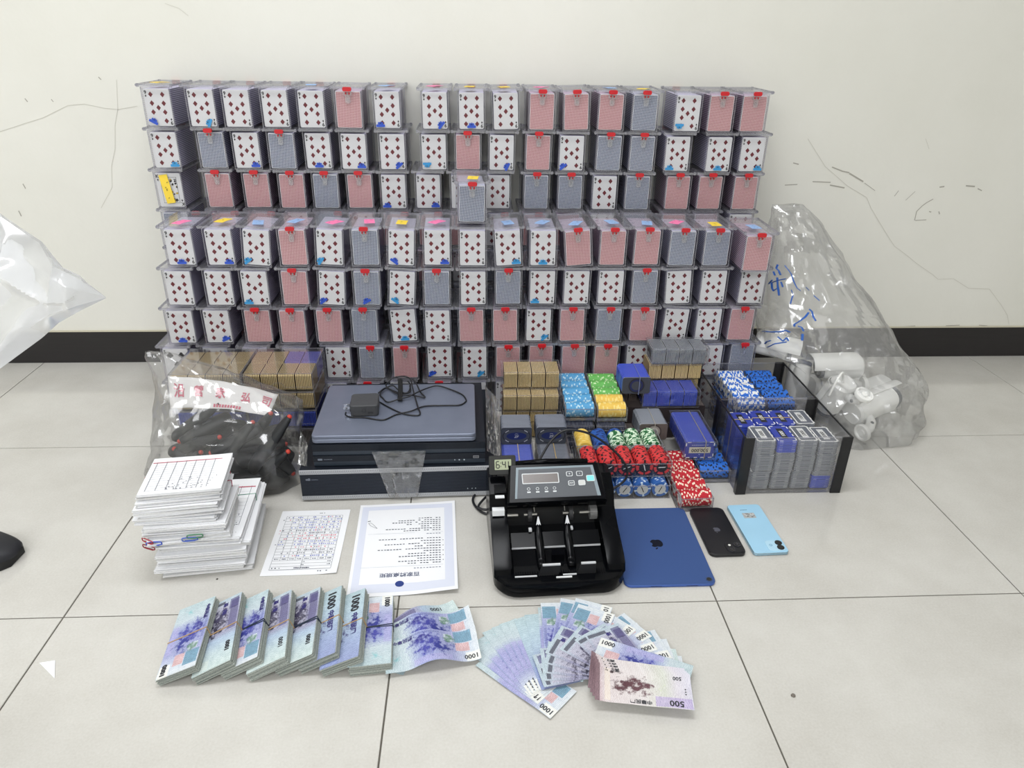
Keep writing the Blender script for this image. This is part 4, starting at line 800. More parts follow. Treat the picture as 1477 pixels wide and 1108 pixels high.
for x, y in ((-.0095, .0680), (-.0255, .0530)):
    q = MB().cyl((x, y, .0098), (x, y, .0114), .0078, n=24, m=0); q.cyl((x, y, .0113), (x, y, .0116), .0056, n=24, m=1); q.cyl((x, y, .0115), (x, y, .0117), .0026, n=16, m=2); q.build('camera_lens', [mat('phone_ring', (58, 58, 66), .3, .5), mat('lens_glass', (8, 9, 14), .08), mat('lens_inner', (46, 44, 52), .2)], PH1, 40)
MB().cyl((-.0095, .0535, .0098), (-.0095, .0535, .0103), .0028, n=16).build('flash', mat('flash_white', (226, 226, 220), .3), PH1)
PH2 = slab('phone', 'light blue phone with two black lenses and a silver sticker, lying face down', 'phone', T(.6085, 1.2515, 0, pi + radians(1.6)), .0750, .1685, .0082, .008, mat('phone2_edge', (150, 182, 200), .25, .7), mat('phone2_back', (160, 205, 231), .3, noise_amt=.04, noise_scale=10))
MB().prism(rrect(.036, .034, .008, 5, -.0150, .0630), .0080, .0093, ch=.0004).build('camera_plate', mat('phone2_plate', (176, 214, 234), .25), PH2, 35)
for x, y in ((-.0165, .0555), (-.0205, .0705)):
    x = -.0245 if y < .06 else -.0235
    q = MB().cyl((x, y, .0091), (x, y, .0106), .0074, n=24, m=0); q.cyl((x, y, .0105), (x, y, .0107), .0050, n=24, m=1); q.build('camera_lens', [mat('lens_black', (22, 22, 24), .25), mat('lens_glass', (8, 9, 14), .08)], PH2, 40)
MB().lathe([(.0024, 0), (.0034, 0), (.0034, .0003), (.0024, .0003)], 16, 0, T(-.0060, .0615, .0093)).build('flash', mat('flash_ring', (110, 160, 190), .4), PH2)
q = MB().prism(rrect(.0270, .0185, .001, 2, .0005, -.0430), .0081, .0084)
rr = random.Random(5)
for k in range(16):
    x, y = .0005+rr.uniform(-.012, .009), -.0430+rr.uniform(-.008, .005); q.add([(x, y, .00855), (x+rr.uniform(.002, .005), y, .00855), (x+.003, y+rr.uniform(.001, .003), .00855), (x, y+.002, .00855)], [(0, 1, 2, 3)], 1 + k % 3)
q.build('sticker', [mat('sticker_silver', (176, 178, 178), .35), mat('stk_dark', (66, 64, 66), .5), mat('stk_white', (224, 224, 220), .4), mat('stk_brown', (132, 116, 116), .5)], PH2)
q = MB(); rr = random.Random(2)
for k in range(7): x = .012 - .0022*k - .0005; q.add([(x, -.0645, .0083), (x+.0016, -.0645, .0083), (x+.0016, -.0645+rr.uniform(.0016, .0024), .0083), (x, -.0645+rr.uniform(.0016, .0024), .0083)], [(0, 1, 2, 3)], 0)
q.build('wordmark', mat('wordmark_blue', (62, 96, 130), .5), PH2)
# ---------------------------------------------------------------- papers
PAPER = mat('paper_white', (238, 239, 242), .6); PAPER2 = mat('paper_edge', (216, 216, 216), .7, noise_amt=.06, noise_scale=400); LINEK = mat('rule_grey', (136, 138, 146), .6); LINER = mat('rule_red', (178, 60, 84), .6); INKB = mat('pen_blue', (98, 108, 190), .6); INKR = mat('pen_red', (214, 118, 132), .6); INKG = mat('pen_grey', (96, 96, 108), .6); TXT_ = mat('print_dark', (70, 74, 92), .6)
def sheet(name, label, M, w_, l_, lift, build_print, mats, cat='paper sheet'):
    mb = MB().grid(lambda u, v: (w_*(u-.5), l_*(v-.5), .0010 + lift(w_*(u-.5), l_*(v-.5))), 14, 18, 0, th=.0004)
    o = tag(mb.build(name, mats, None, 40, M), label, cat)
    pm = MB()
    def mark(x0, x1, y0, y1, m, dz=.0003): pm.add([(x, y, .0010 + lift(x, y) + dz) for x, y in ((x0, y0), (x1, y0), (x1, y1), (x0, y1))], [(0, 1, 2, 3)], m)
    def word(s, size, cx, cy_, m):
        vs, fs = text2d(s, size, bold=.012); pm.add([(cx-v[0], cy_-v[1], .0014 + lift(cx-v[0], cy_-v[1])) for v in vs], fs, m)
    def shape(pts, m, dz=.0004): pm.add([(x, y, .0010 + lift(x, y) + dz) for x, y in pts], [tuple(range(len(pts)))], m)
    build_print(mark, word, shape); pm.build('print', mats, o); return o
def tally(mark, word, shape):
    x0, x1, y0, y1 = -.060, .060, -.090, .086; r = random.Random(21); t = .00035
    rows = 19
    for i in range(rows + 1): y = y0 + (y1-y0)*i/rows; mark(x0, x1, y-t, y+t, 1)
    for i in range(9): x = x0 + (x1-x0)*i/8; mark(x-t, x+t, y0 + (y1-y0)*(3/rows if 0 < i < 8 and i != 4 else 0), y1, 1)
    mark(x0, x1, y0-.0006, y0, 4); h = (y1-y0)/rows
    def blob(x, y, m, s=.0018): mark(x-s*r.uniform(.5, 1), x+s*r.uniform(.3, 1), y-s*r.uniform(.5, 1), y+s*r.uniform(.4, 1), m, .0004)
    for i in range(4, rows):
        y = y0 + h*(i+.5); m = r.choice((2, 2, 3, 5, 2))
        for k in range(30):
            x = x0 + (x1-x0)*(k+.5)/30
            if k < 8 and r.random() < .6: continue
            if r.random() < .68: blob(x, y, m if r.random() < .75 else r.choice((2, 3, 5)))
    for k in range(8):
        x = x0 + (x1-x0)*(k+.5)/8; [blob(x + dx, y0 + h*3.5, 4, .0017) for dx in (-.003, .0, .003)]
    for x, y in ((.004, 2.5), (.055, 2.5), (.004, 1.5), (.055, 1.5)): [blob(x+dx, y0+h*y, 4, .0016) for dx in (-.0035, 0)]
    for k in range(9): blob(-.012 + .0034*k, y0+h*.5, 4, .0021)
    for k in (-.055, -.049, -.041): blob(k, y0+h*.5, 4, .0019)
    for k in (.036, .041, .053): blob(k, y0-.0065, 4, .0018)
    for k in (.010, .014, .019): blob(k, y1+.009, 5, .0016)
    for i in (8, 12, 13, 17): blob(x0-.004, y0+h*(i+.5), r.choice((3, 5)), .0016)
sheet('tally_sheet', 'small ruled sheet covered in blue and red pen figures, beside the paper pile', T(-.3463, 1.2465, 0, radians(.9)), .148, .2125, lambda x, y: .006*max(0, (x/.074 - y/.106) - 1.35)**1.5, tally, [PAPER, LINEK, INKB, INKR, TXT_, INKG])
def rules(mark, word, shape):
    W2, L2 = .105, .1485; r = random.Random(8)
    for a in ((-W2+.006, W2-.006, -L2+.010, -L2+.034), (-W2+.006, W2-.006, L2-.022, L2-.008), (-W2+.006, -W2+.020, -L2+.034, L2-.022), (W2-.024, W2-.006, -L2+.034, L2-.022)):
        nx, ny = max(2, int((a[1]-a[0])/.014)), max(2, int((a[3]-a[2])/.014))
        for i in range(nx):
            for j in range(ny): mark(a[0]+(a[1]-a[0])*i/nx, a[0]+(a[1]-a[0])*(i+1)/nx, a[2]+(a[3]-a[2])*j/ny, a[2]+(a[3]-a[2])*(j+1)/ny, 1, .0002)
    word('百家牌桌規矩', .0132, -.008, -.0905, 2)
    shape([(-.007+.0085*cos(a*pi/12), -.1165+.0085*sin(a*pi/12)) for a in range(24)], 3)
    x1 = .0725
    def line(y, n, h=.0024, m=4, gap=()):
        for k in range(n):
            if k in gap: continue
            x = x1 - .0062*k; mark(x-.0046*r.uniform(.75, 1), x, y-h*r.uniform(.7, 1)*.6, y+h*.6*r.uniform(.7, 1), m)
    mark(-.087, .0775, -.0655, -.0650, 5); mark(-.080, .0775, .0408, .0413, 5)
    line(-.0725, 9, .0022, 6); line(.0360, 5, .0022, 6)
    ys = [(-.0575, 11, (3, 7)), (-.0505, 14, ()), (-.0430, 8, ()), (-.0355, 14, ()), (-.0280, 11, (4,)), (-.0205, 6, ()), (-.0125, 21, (12,)), (-.0045, 9, (5,)), (.0040, 19, (6, 11)), (.0125, 7, ()), (.0210, 21, (5, 14))]
    for k, (y, n, g) in enumerate(ys):
        line(y, n, gap=g)
        if k % 2 == 1 and k: mark(.0765, .0785, y-.001, y+.001, 4)
    for y, n, g in ((.0480, 13, (3, 6)), (.0550, 19, (11,)), (.0625, 7, (3,)), (.0700, 12, (8, 9)), (.0770, 17, (7, 9)), (.0840, 15, (6, 8)), (.0910, 8, (2,))): line(y, n, gap=g)
    shape([(-.0840+dx, .0850+dy) for dx, dy in ((0, 0), (.006, .0018), (.006, .004), (0, .0022))], 4)
    pts = [(-.082, .080), (-.077, .081), (-.071, .074), (-.0655, .0655), (-.062, .060), (-.069, .0645), (-.077, .071)]
    for i in range(len(pts)):
        a, b_ = pts[i], pts[(i+1) % len(pts)]; d = Vector((b_[0]-a[0], b_[1]-a[1])); nn = Vector((-d.y, d.x)).normalized()*.00035
        shape([(a[0]-nn.x, a[1]-nn.y), (b_[0]-nn.x, b_[1]-nn.y), (b_[0]+nn.x, b_[1]+nn.y), (a[0]+nn.x, a[1]+nn.y)], 4)
sheet('rules_sheet', 'large printed rules sheet with blue dot, lying in front of the recorders', T(-.1425, 1.2235, 0, radians(2.3)), .210, .297, lambda x, y: .012*max(0, (x/.105)*.75 - y/.1485 - .9)**1.4 + .006*max(0, x/.105*.7 + y/.1485 - 1.1)**1.5 + .0008*(1+noise.noise(Vector((x*14, y*11, 0)))), rules,
      [PAPER, mat('border_lavender', (216, 220, 234), .6), mat('title_blue', (66, 76, 110), .6), mat('dot_blue', (36, 58, 128), .5), mat('print_dark2', (62, 66, 82), .6), mat('rule_faint', (176, 182, 194), .6), mat('print_mid', (120, 126, 144), .6)])
# paper bundles --------------------------------------------------------------
rp = random.Random(5)
def bundle(cx, cy_, z, w_, l_, n, rz, label, top=False, band=None, bend=.004, tilt=0.):
    o = thing('paper_bundle', label, 'paper bundle', T(cx, cy_, z, rz, radians(tilt)), 'paper bundles in the pile'); zz = 0.
    for k in range(n):
        t = .0022*rp.uniform(.85, 1.25); dx, dy, da = rp.uniform(-.0025, .0025), rp.uniform(-.003, .003), rp.uniform(-.012, .012); q = MB(); s1, s2 = rp.uniform(-.5, 1), rp.uniform(-.3, 1)
        def fn(u, v): x, y = w_*(u-.5), l_*(v-.5); return (x, y, zz + t - .0001 + bend*.35*(s1*(u-.5)**2*max(0, u-.5) + s2*max(0, .5-v)**2*(u-.3))*4 if k else zz + t - .0001)
        q.grid(fn, 6, 6, 0, th=t - .0003); ob('sheet', q.mesh('sheet', [PAPER if (k + 1) % n == 0 or rp.random() < .5 else PAPER2]), o, T(dx, dy, 0, da)); zz += t
    if band:
        q = MB(); e = .0008; zt = zz + .0006
        for a, b_ in (((-w_/2-e-.002, band[1], 0), (-w_/2-e-.002, band[1], zt)), ((-w_/2-e-.002, band[1], zt), (w_/2+e+.002, band[1]+.012, zt)), ((w_/2+e+.002, band[1]+.012, zt), (w_/2+e+.002, band[1]+.010, 0))): q.cyl(a, b_, .0008, n=5)
        q.build('rubber_band', mat('band_' + band[0], {'red': (168, 40, 72), 'green': (72, 140, 110), 'dark': (56, 34, 44)}[band[0]], .6), o)
    if top:
        q = MB(); zt = zz + .0003
        for i in range(1, 13): y = -l_/2 + l_*.82*i/13; q.box(-w_/2+.010, w_/2-.006, y-.00015, y+.00015, zt, zt+.0001, 0)
        for i in range(8): x = -w_/2 + .012 + (w_-.022)*i/7; q.box(x-.0005, x+.0005, -l_/2+.008, l_*.36, zt, zt+.0002, 0)
        q.box(-w_/2+.004, w_/2-.002, l_*.335, l_*.352, zt, zt+.00025, 1); rr = random.Random(4)
        for i in range(60): x, y = rr.uniform(-w_*.2, w_*.46), -l_*.44 + rr.random()**1.6*l_*.32; q.box(x, x+rr.uniform(.001, .003), y, y+rr.uniform(.0006, .0016), zt, zt+.0003, 2)
        q.build('print', [LINEK, LINER, INKG], o)
    return zz
z = .0006
PZ = {1: 'lowest', 2: 'second lowest', 3: 'third from floor', 4: 'fourth from floor', 5: 'fifth from floor', 6: 'sixth from floor'}
for k in range(1, 7):
    z += bundle(-.532 + rp.uniform(-.008, .008), 1.246 + rp.uniform(-.006, .006), z, .165, .202, 6, radians(6 + rp.uniform(-2.5, 2.5)), f'bundle of white slips, {PZ[k]}, in the wide lower half of the paper pile', k == 6, ('green', .03) if k == 6 else ('dark', .05) if k == 4 else None) + .0004
UP = ['directly on the wide half', 'second up', 'third up', 'fourth up', 'fifth up', 'sixth up', 'seventh up', 'topmost, ruled with red line']
for k in range(8):
    z += bundle(-.547 + (-.006 if 2 < k < 7 else .004) + rp.uniform(-.006, .006), 1.198 + rp.uniform(-.005, .005), z, .146, .124, 6, radians(6 + rp.uniform(-3, 3)), f'bundle of white slips, narrow upper half of the paper pile, {UP[k]}', k == 7, ('red', .02) if k in (4, 6) else None, .008) + .0004
def clip(cx, cy_, zc, rgb, label, rz=0.):
    q = MB().tube(spline([(-.010, 0, 0), (.010, 0, 0), (.013, 0, .003), (.010, 0, .006), (-.012, 0, .006), (-.015, 0, .002), (-.011, 0, -.0015), (.008, 0, -.0015)], 4), .0011, 6)
    tag(q.build('paper_clip', mat('clip_%d' % rgb[2], rgb, .35), None, True, T(cx, cy_, zc, rz)), label, 'paper clip', 'paper clips on the pile')
clip(-.606, 1.126, .098, (168, 50, 64), 'dark red paper clip on the left front edge of the paper pile', -.5); clip(-.594, 1.124, .094, (52, 84, 196), 'blue paper clip on the left front edge of the paper pile'); clip(-.607, 1.127, .083, (140, 36, 52), 'lower dark red paper clip on the paper pile', -.4)
clip(-.520, 1.131, .104, (70, 132, 92), 'green paper clip on the front of the paper pile', .1); clip(-.530, 1.130, .098, (70, 100, 190), 'second blue paper clip, middle of the paper pile front', .1)
# ---------------------------------------------------------------- banknotes
def note_mat(name, ramp, rects, blobs, seed):
    """ink of a banknote: a colour ramp along u, printed fields by (u0,u1,v0,v1,colour), engraved patches broken by noise"""
    m, nt, N, L = new_mat(name); b = N['Principled BSDF']; b.inputs['Roughness'].default_value = .6
    uv = N.new('ShaderNodeTexCoord'); sp = N.new('ShaderNodeSeparateXYZ'); L.new(uv.outputs['UV'], sp.inputs[0])
    cr = N.new('ShaderNodeValToRGB'); e = cr.color_ramp.elements
    while len(e) < len(ramp): e.new(.5)
    for k, (p, c) in enumerate(ramp): e[k].position = p; e[k].color = (*lin(c), 1)
    L.new(sp.outputs[0], cr.inputs[0]); cur = cr.outputs[0]
    def mth(op, a, b_):
        n = N.new('ShaderNodeMath'); n.operation = op
        for i, q in enumerate((a, b_)):
            if isinstance(q, (int, float)): n.inputs[i].default_value = q
            else: L.new(q, n.inputs[i])
        return n.outputs[0]
    def mix(fac, col):
        nonlocal cur
        n = N.new('ShaderNodeMix'); n.data_type = 'RGBA'; L.new(fac, n.inputs[0]); L.new(cur, n.inputs[6]); n.inputs[7].default_value = (*lin(col), 1); cur = n.outputs[2]
    def rect(u0, u1, v0, v1): return mth('MULTIPLY', mth('MULTIPLY', mth('GREATER_THAN', sp.outputs[0], u0), mth('LESS_THAN', sp.outputs[0], u1)), mth('MULTIPLY', mth('GREATER_THAN', sp.outputs[1], v0), mth('LESS_THAN', sp.outputs[1], v1)))
    fine = N.new('ShaderNodeTexNoise'); fine.inputs['Scale'].default_value = 7; fine.inputs['Detail'].default_value = 8; fine.inputs['Roughness'].default_value = .62
    mp = N.new('ShaderNodeMapping'); mp.inputs['Scale'].default_value = (2.2, 1, 1); mp.inputs['Location'].default_value = (seed, seed*.7, 0); L.new(uv.outputs['UV'], mp.inputs[0]); L.new(mp.outputs[0], fine.inputs['Vector'])
    for u0, u1, v0, v1, c, k in rects: mix(mth('MULTIPLY', rect(u0, u1, v0, v1), k), c)
    for cu, cv, ru, rv, c, thr in blobs:
        du = mth('DIVIDE', mth('SUBTRACT', sp.outputs[0], cu), ru); dv = mth('DIVIDE', mth('SUBTRACT', sp.outputs[1], cv), rv)
        d = mth('ADD', mth('MULTIPLY', du, du), mth('MULTIPLY', dv, dv))
        f = mth('SUBTRACT', fine.outputs[0], mth('MULTIPLY', d, .20)); f = mth('MULTIPLY', mth('SUBTRACT', f, thr), 6.5)
        cl_ = N.new('ShaderNodeClamp'); L.new(f, cl_.inputs[0]); mix(cl_.outputs[0], c)
    # guilloche: fine wavy security lines and paper mottling over everything
    wv = N.new('ShaderNodeTexWave'); wv.inputs['Scale'].default_value = 9; wv.inputs['Distortion'].default_value = 7; wv.inputs['Detail'].default_value = 3; wv.inputs['Detail Scale'].default_value = 2.2; L.new(mp.outputs[0], wv.inputs['Vector'])
    n = N.new('ShaderNodeMix'); n.data_type = 'RGBA'; n.blend_type = 'OVERLAY'; n.inputs[0].default_value = .22; L.new(cur, n.inputs[6]); L.new(wv.outputs[0], n.inputs[7])
    n2 = N.new('ShaderNodeMix'); n2.data_type = 'RGBA'; n2.blend_type = 'OVERLAY'; n2.inputs[0].default_value = .35; L.new(n.outputs[2], n2.inputs[6]); L.new(fine.outputs[0], n2.inputs[7])
    L.new(n2.outputs[2], b.inputs['Base Color']); return m
NB = note_mat('note_back', [(0, (208, 214, 218)), (.12, (196, 204, 216)), (.28, (160, 164, 200)), (.62, (150, 158, 200)), (.76, (190, 202, 208)), (1, (180, 198, 202))],
    [(.10, .25, .40, .66, (206, 170, 170), .9), (.06, .25, .03, .38, (112, 150, 172), .95), (.27, .36, .12, .36, (196, 208, 208), .8), (.0, .15, .72, .98, (228, 228, 222), .9), (.40, .80, .03, .10, (100, 106, 158), .5), (.30, .70, .80, .97, (168, 164, 206), .6)],
    [(.52, .46, .24, .42, (64, 66, 150), .36), (.38, .55, .16, .34, (48, 54, 132), .40), (.30, .28, .09, .18, (96, 130, 112), .36), (.62, .22, .16, .14, (54, 52, 130), .36), (.88, .60, .12, .36, (136, 184, 190), .48)], 3.1)
NF = note_mat('note_front', [(0, (194, 208, 206)), (.2, (186, 202, 206)), (.38, (168, 186, 206)), (.46, (156, 158, 182)), (.7, (148, 146, 172)), (.9, (180, 186, 200)), (1, (178, 194, 202))],
    [(.48, .90, .32, .92, (178, 176, 192), .75), (.48, .93, .04, .26, (92, 88, 128), .75), (.92, .965, .45, .95, (54, 50, 70), .8), (.80, .96, .06, .30, (72, 64, 116), .7), (.02, .14, .60, .95, (206, 216, 210), .6)],
    [(.62, .60, .20, .42, (48, 44, 68), .35), (.52, .72, .15, .30, (38, 36, 56), .37), (.76, .50, .14, .40, (60, 56, 84), .39), (.62, .50, .10, .22, (210, 206, 214), .52)], 7.7)
N5 = note_mat('note_500', [(0, (196, 170, 178)), (.12, (212, 202, 202)), (.5, (216, 210, 209)), (.72, (204, 206, 196)), (.85, (210, 205, 212)), (1, (206, 204, 216))],
    [(.62, .99, .02, .30, (176, 160, 204), .7), (.10, .16, .06, .94, (232, 220, 206), .6), (.0, .05, .0, 1., (106, 78, 86), .8)],
    [(.40, .56, .20, .28, (92, 58, 66), .35), (.28, .50, .13, .26, (84, 50, 58), .37), (.52, .50, .10, .28, (96, 62, 70), .37), (.70, .55, .07, .3, (190, 206, 150), .5), (.22, .86, .12, .07, (66, 44, 50), .40)], 5.2)
EDGEM = mat('note_edges', (158, 164, 158), .8, noise_amt=.3, noise_scale=700); NINK = mat('note_ink', (44, 46, 52), .6); NTAN = mat('note_tan_ink', (120, 104, 74), .6)
def note_mesh(kind, hfn, M, name='banknote', nu=16, nv=6, L_=.160, W_=.070):
    """u runs along the length; the sheet follows hfn(x, y) in world space; numerals ride on the same surface"""
    mb = MB(); P = lambda u, v, d=0.: (lambda q: (q.x, q.y, q.z + hfn(u, v, q.x, q.y) + d))(M @ Vector((L_*(u-.5), W_*(v-.5), 0)))
    top = [P(i/nu, j/nv) for j in range(nv+1) for i in range(nu+1)]; bot = [P(i/nu, j/nv, -.00018) for j in range(nv+1) for i in range(nu+1)]; w_ = nu+1
    fs = [(j*w_+i, j*w_+i+1, (j+1)*w_+i+1, (j+1)*w_+i) for j in range(nv) for i in range(nu)]
    mb.add(top, fs, 0); mb.add(bot, [f[::-1] for f in fs], 0); o = len(top)
    rim = [j for j in range(nu+1)] + [j*w_+nu for j in range(1, nv+1)] + [nv*w_+i for i in range(nu-1, -1, -1)] + [j*w_ for j in range(nv-1, 0, -1)]
    mb.f += [(rim[i], rim[i]+o, rim[(i+1) % len(rim)]+o, rim[(i+1) % len(rim)]) for i in range(len(rim))]; mb.m += [1]*len(rim)
    uvs = [(i/nu, j/nv) for j in range(nv+1) for i in range(nu+1)]*2
    def num(s, size, cu, cv, rot, m):
        vs, fs_ = text2d(s, size, bold=.025); c, s_ = cos(rot), sin(rot)
        mb.add([P(cu + (v[0]*c - v[1]*s_)/L_, cv + (v[0]*s_ + v[1]*c)/W_, .00035) for v in vs], fs_, m)
    if kind == 'b': num('1000', .0125, .100, .86, 0, 2); num('國民華中', .0085, .80, .12, 0, 3)
    elif kind == 'f': num('1000', .0115, .24, .16, 0, 2); num('圓仟壹', .0095, .84, .42, 0, 3)
    elif kind == 'g': num('1000', .0215, .81, .24, pi, 2); num('中華民國', .0125, .50, .22, pi, 3)
    elif kind == '5':
        num('500', .0155, .83, .13, pi, 2); num('500', .0095, .86, .84, pi, 2); num('中華民國', .0088, .47, .10, pi, 2); num('圓佰伍', .0080, .18, .92, pi, 2)
        for k in range(3): num('●', .0032, .935, .42 + .07*k, 0, 2)
    mats = {'b': NB, 'f': NF, 'g': NG, '5': N5}[kind]
    me = mb.mesh(name, [mats, EDGEM, NINK, mat('note_violet_ink', (52, 46, 110), .6)], 35)
    ul = me.uv_layers.new(name='UVMap'); n_ = len(uvs)
    for lp in me.loops: ul.data[lp.index].uv = uvs[lp.vertex_index] if lp.vertex_index < n_ else (.5, .5)
    return me
NG = note_mat('note_mint', [(0, (144, 154, 192)), (.25, (154, 168, 200)), (.5, (166, 184, 202)), (.75, (176, 196, 206)), (1, (172, 192, 198))], [(.02, .30, .55, .95, (150, 164, 216), .6)], [(.45, .35, .16, .34, (58, 50, 104), .44), (.30, .50, .07, .2, (40, 44, 96), .42)], 1.3)
flat0 = lambda u, v, x, y: 0.
NM = {k: note_mesh(k, flat0, ID, 'top_note', 8, 4) for k in 'bfg'}
def cash(x, y, th, ph, t, kind, band, label, seed, bpos=0.):
    """a banded brick of notes: l runs along the length from the near end, its right side lifted by ph"""
    l = Vector((cos(th), sin(th), 0)); r0 = Vector((sin(th), -cos(th), 0)); up = Vector((0, 0, 1)); r = r0*cos(ph) + up*sin(ph); n = l.cross(-r).normalized()
    B = Vector((x, y, .0012)); c = B + l*.08 + r*.035
    M = Matrix(((l.x, -r.x, n.x, c.x), (l.y, -r.y, n.y, c.y), (l.z, -r.z, n.z, c.z), (0, 0, 0, 1)))
    o = thing('cash_bundle', label, 'cash bundle', M, 'banded cash bundles'); rr = random.Random(seed); k = 13
    q = MB()
    for i in range(k):
        z0, z1 = t*i/k, t*(i+1)/k - .0002; dx, dy = rr.uniform(-.0026, .0022), rr.uniform(-.0014, .0014)
        q.box(-.0795+dx, .0795+dx, -.0347+dy, .0347+dy, z0, z1)
    b_ = q.build('note_block', EDGEM, o); b_['kind'] = 'stuff'
    for i in range(2): ob('top_note', NM[kind], o, T(rr.uniform(-.0012, .0012), rr.uniform(-.001, .001), t + .0003 + .0003*i, rr.uniform(-.01, .01)))
    q = MB(); e = .0006; bx = bpos; P = [(-.0355, -e), (.0355, -e), (.0355, t+.0012), (-.0355, t+.0012)]
    for tw in ((0, .004), (.002, -.003))[:1 if band[0] > 100 else 2]:
        for i in range(4): a, d = P[i], P[(i+1) % 4]; q.cyl((bx+tw[0] + tw[1]*(i % 2), a[0], a[1]), (bx+tw[0] + tw[1]*((i+1) % 2), d[0], d[1]), .0010, n=5)
    q.build('rubber_band', mat('cashband_%d' % band[0], band, .55), o); return o
TAN_, NAVY_ = (176, 146, 106), (28, 42, 62); R_ = radians
for i, (x, y, th, ph, t, kd, bd, lb) in enumerate((
    (-.511, .877, 95.5, 21, .014, 'b', TAN_, 'leftmost banded cash bundle with bird side up and tan band'), (-.452, .879, 99, 24, .0168, 'f', TAN_, 'second cash bundle from left, portrait side up, tan band'),
    (-.410, .886, 97.5, 24, .0168, 'b', NAVY_, 'third cash bundle from left, bird side up, dark band'), (-.366, .882, 98, 24, .0168, 'f', TAN_, 'fourth cash bundle from left, portrait side up, tan band'),
    (-.323, .890, 95.5, 24, .0168, 'f', NAVY_, 'fifth cash bundle from left, portrait side up, two dark bands'), (-.286, .893, 95, 24, .0168, 'g', TAN_, 'sixth cash bundle from left with large 1000 at its far end'),
    (-.249, .887, 93.5, 22, .0168, 'g', TAN_, 'seventh cash bundle from left with large 1000, beside the flat bundle'), (-.208, .8865, 94.2, 2.0, .020, 'b', NAVY_, 'flat cash bundle at the right end of the row, navy bands'))):
    o = cash(x, y, R_(th), R_(ph), t, kd, bd, lb, i, .0 if i < 7 else .004)
    if i == 7:
        for ch in o.children:
            if ch.name.startswith('top_note'): ch.matrix_basis = ch.matrix_basis @ Matrix.Rotation(pi, 4, 'Z')
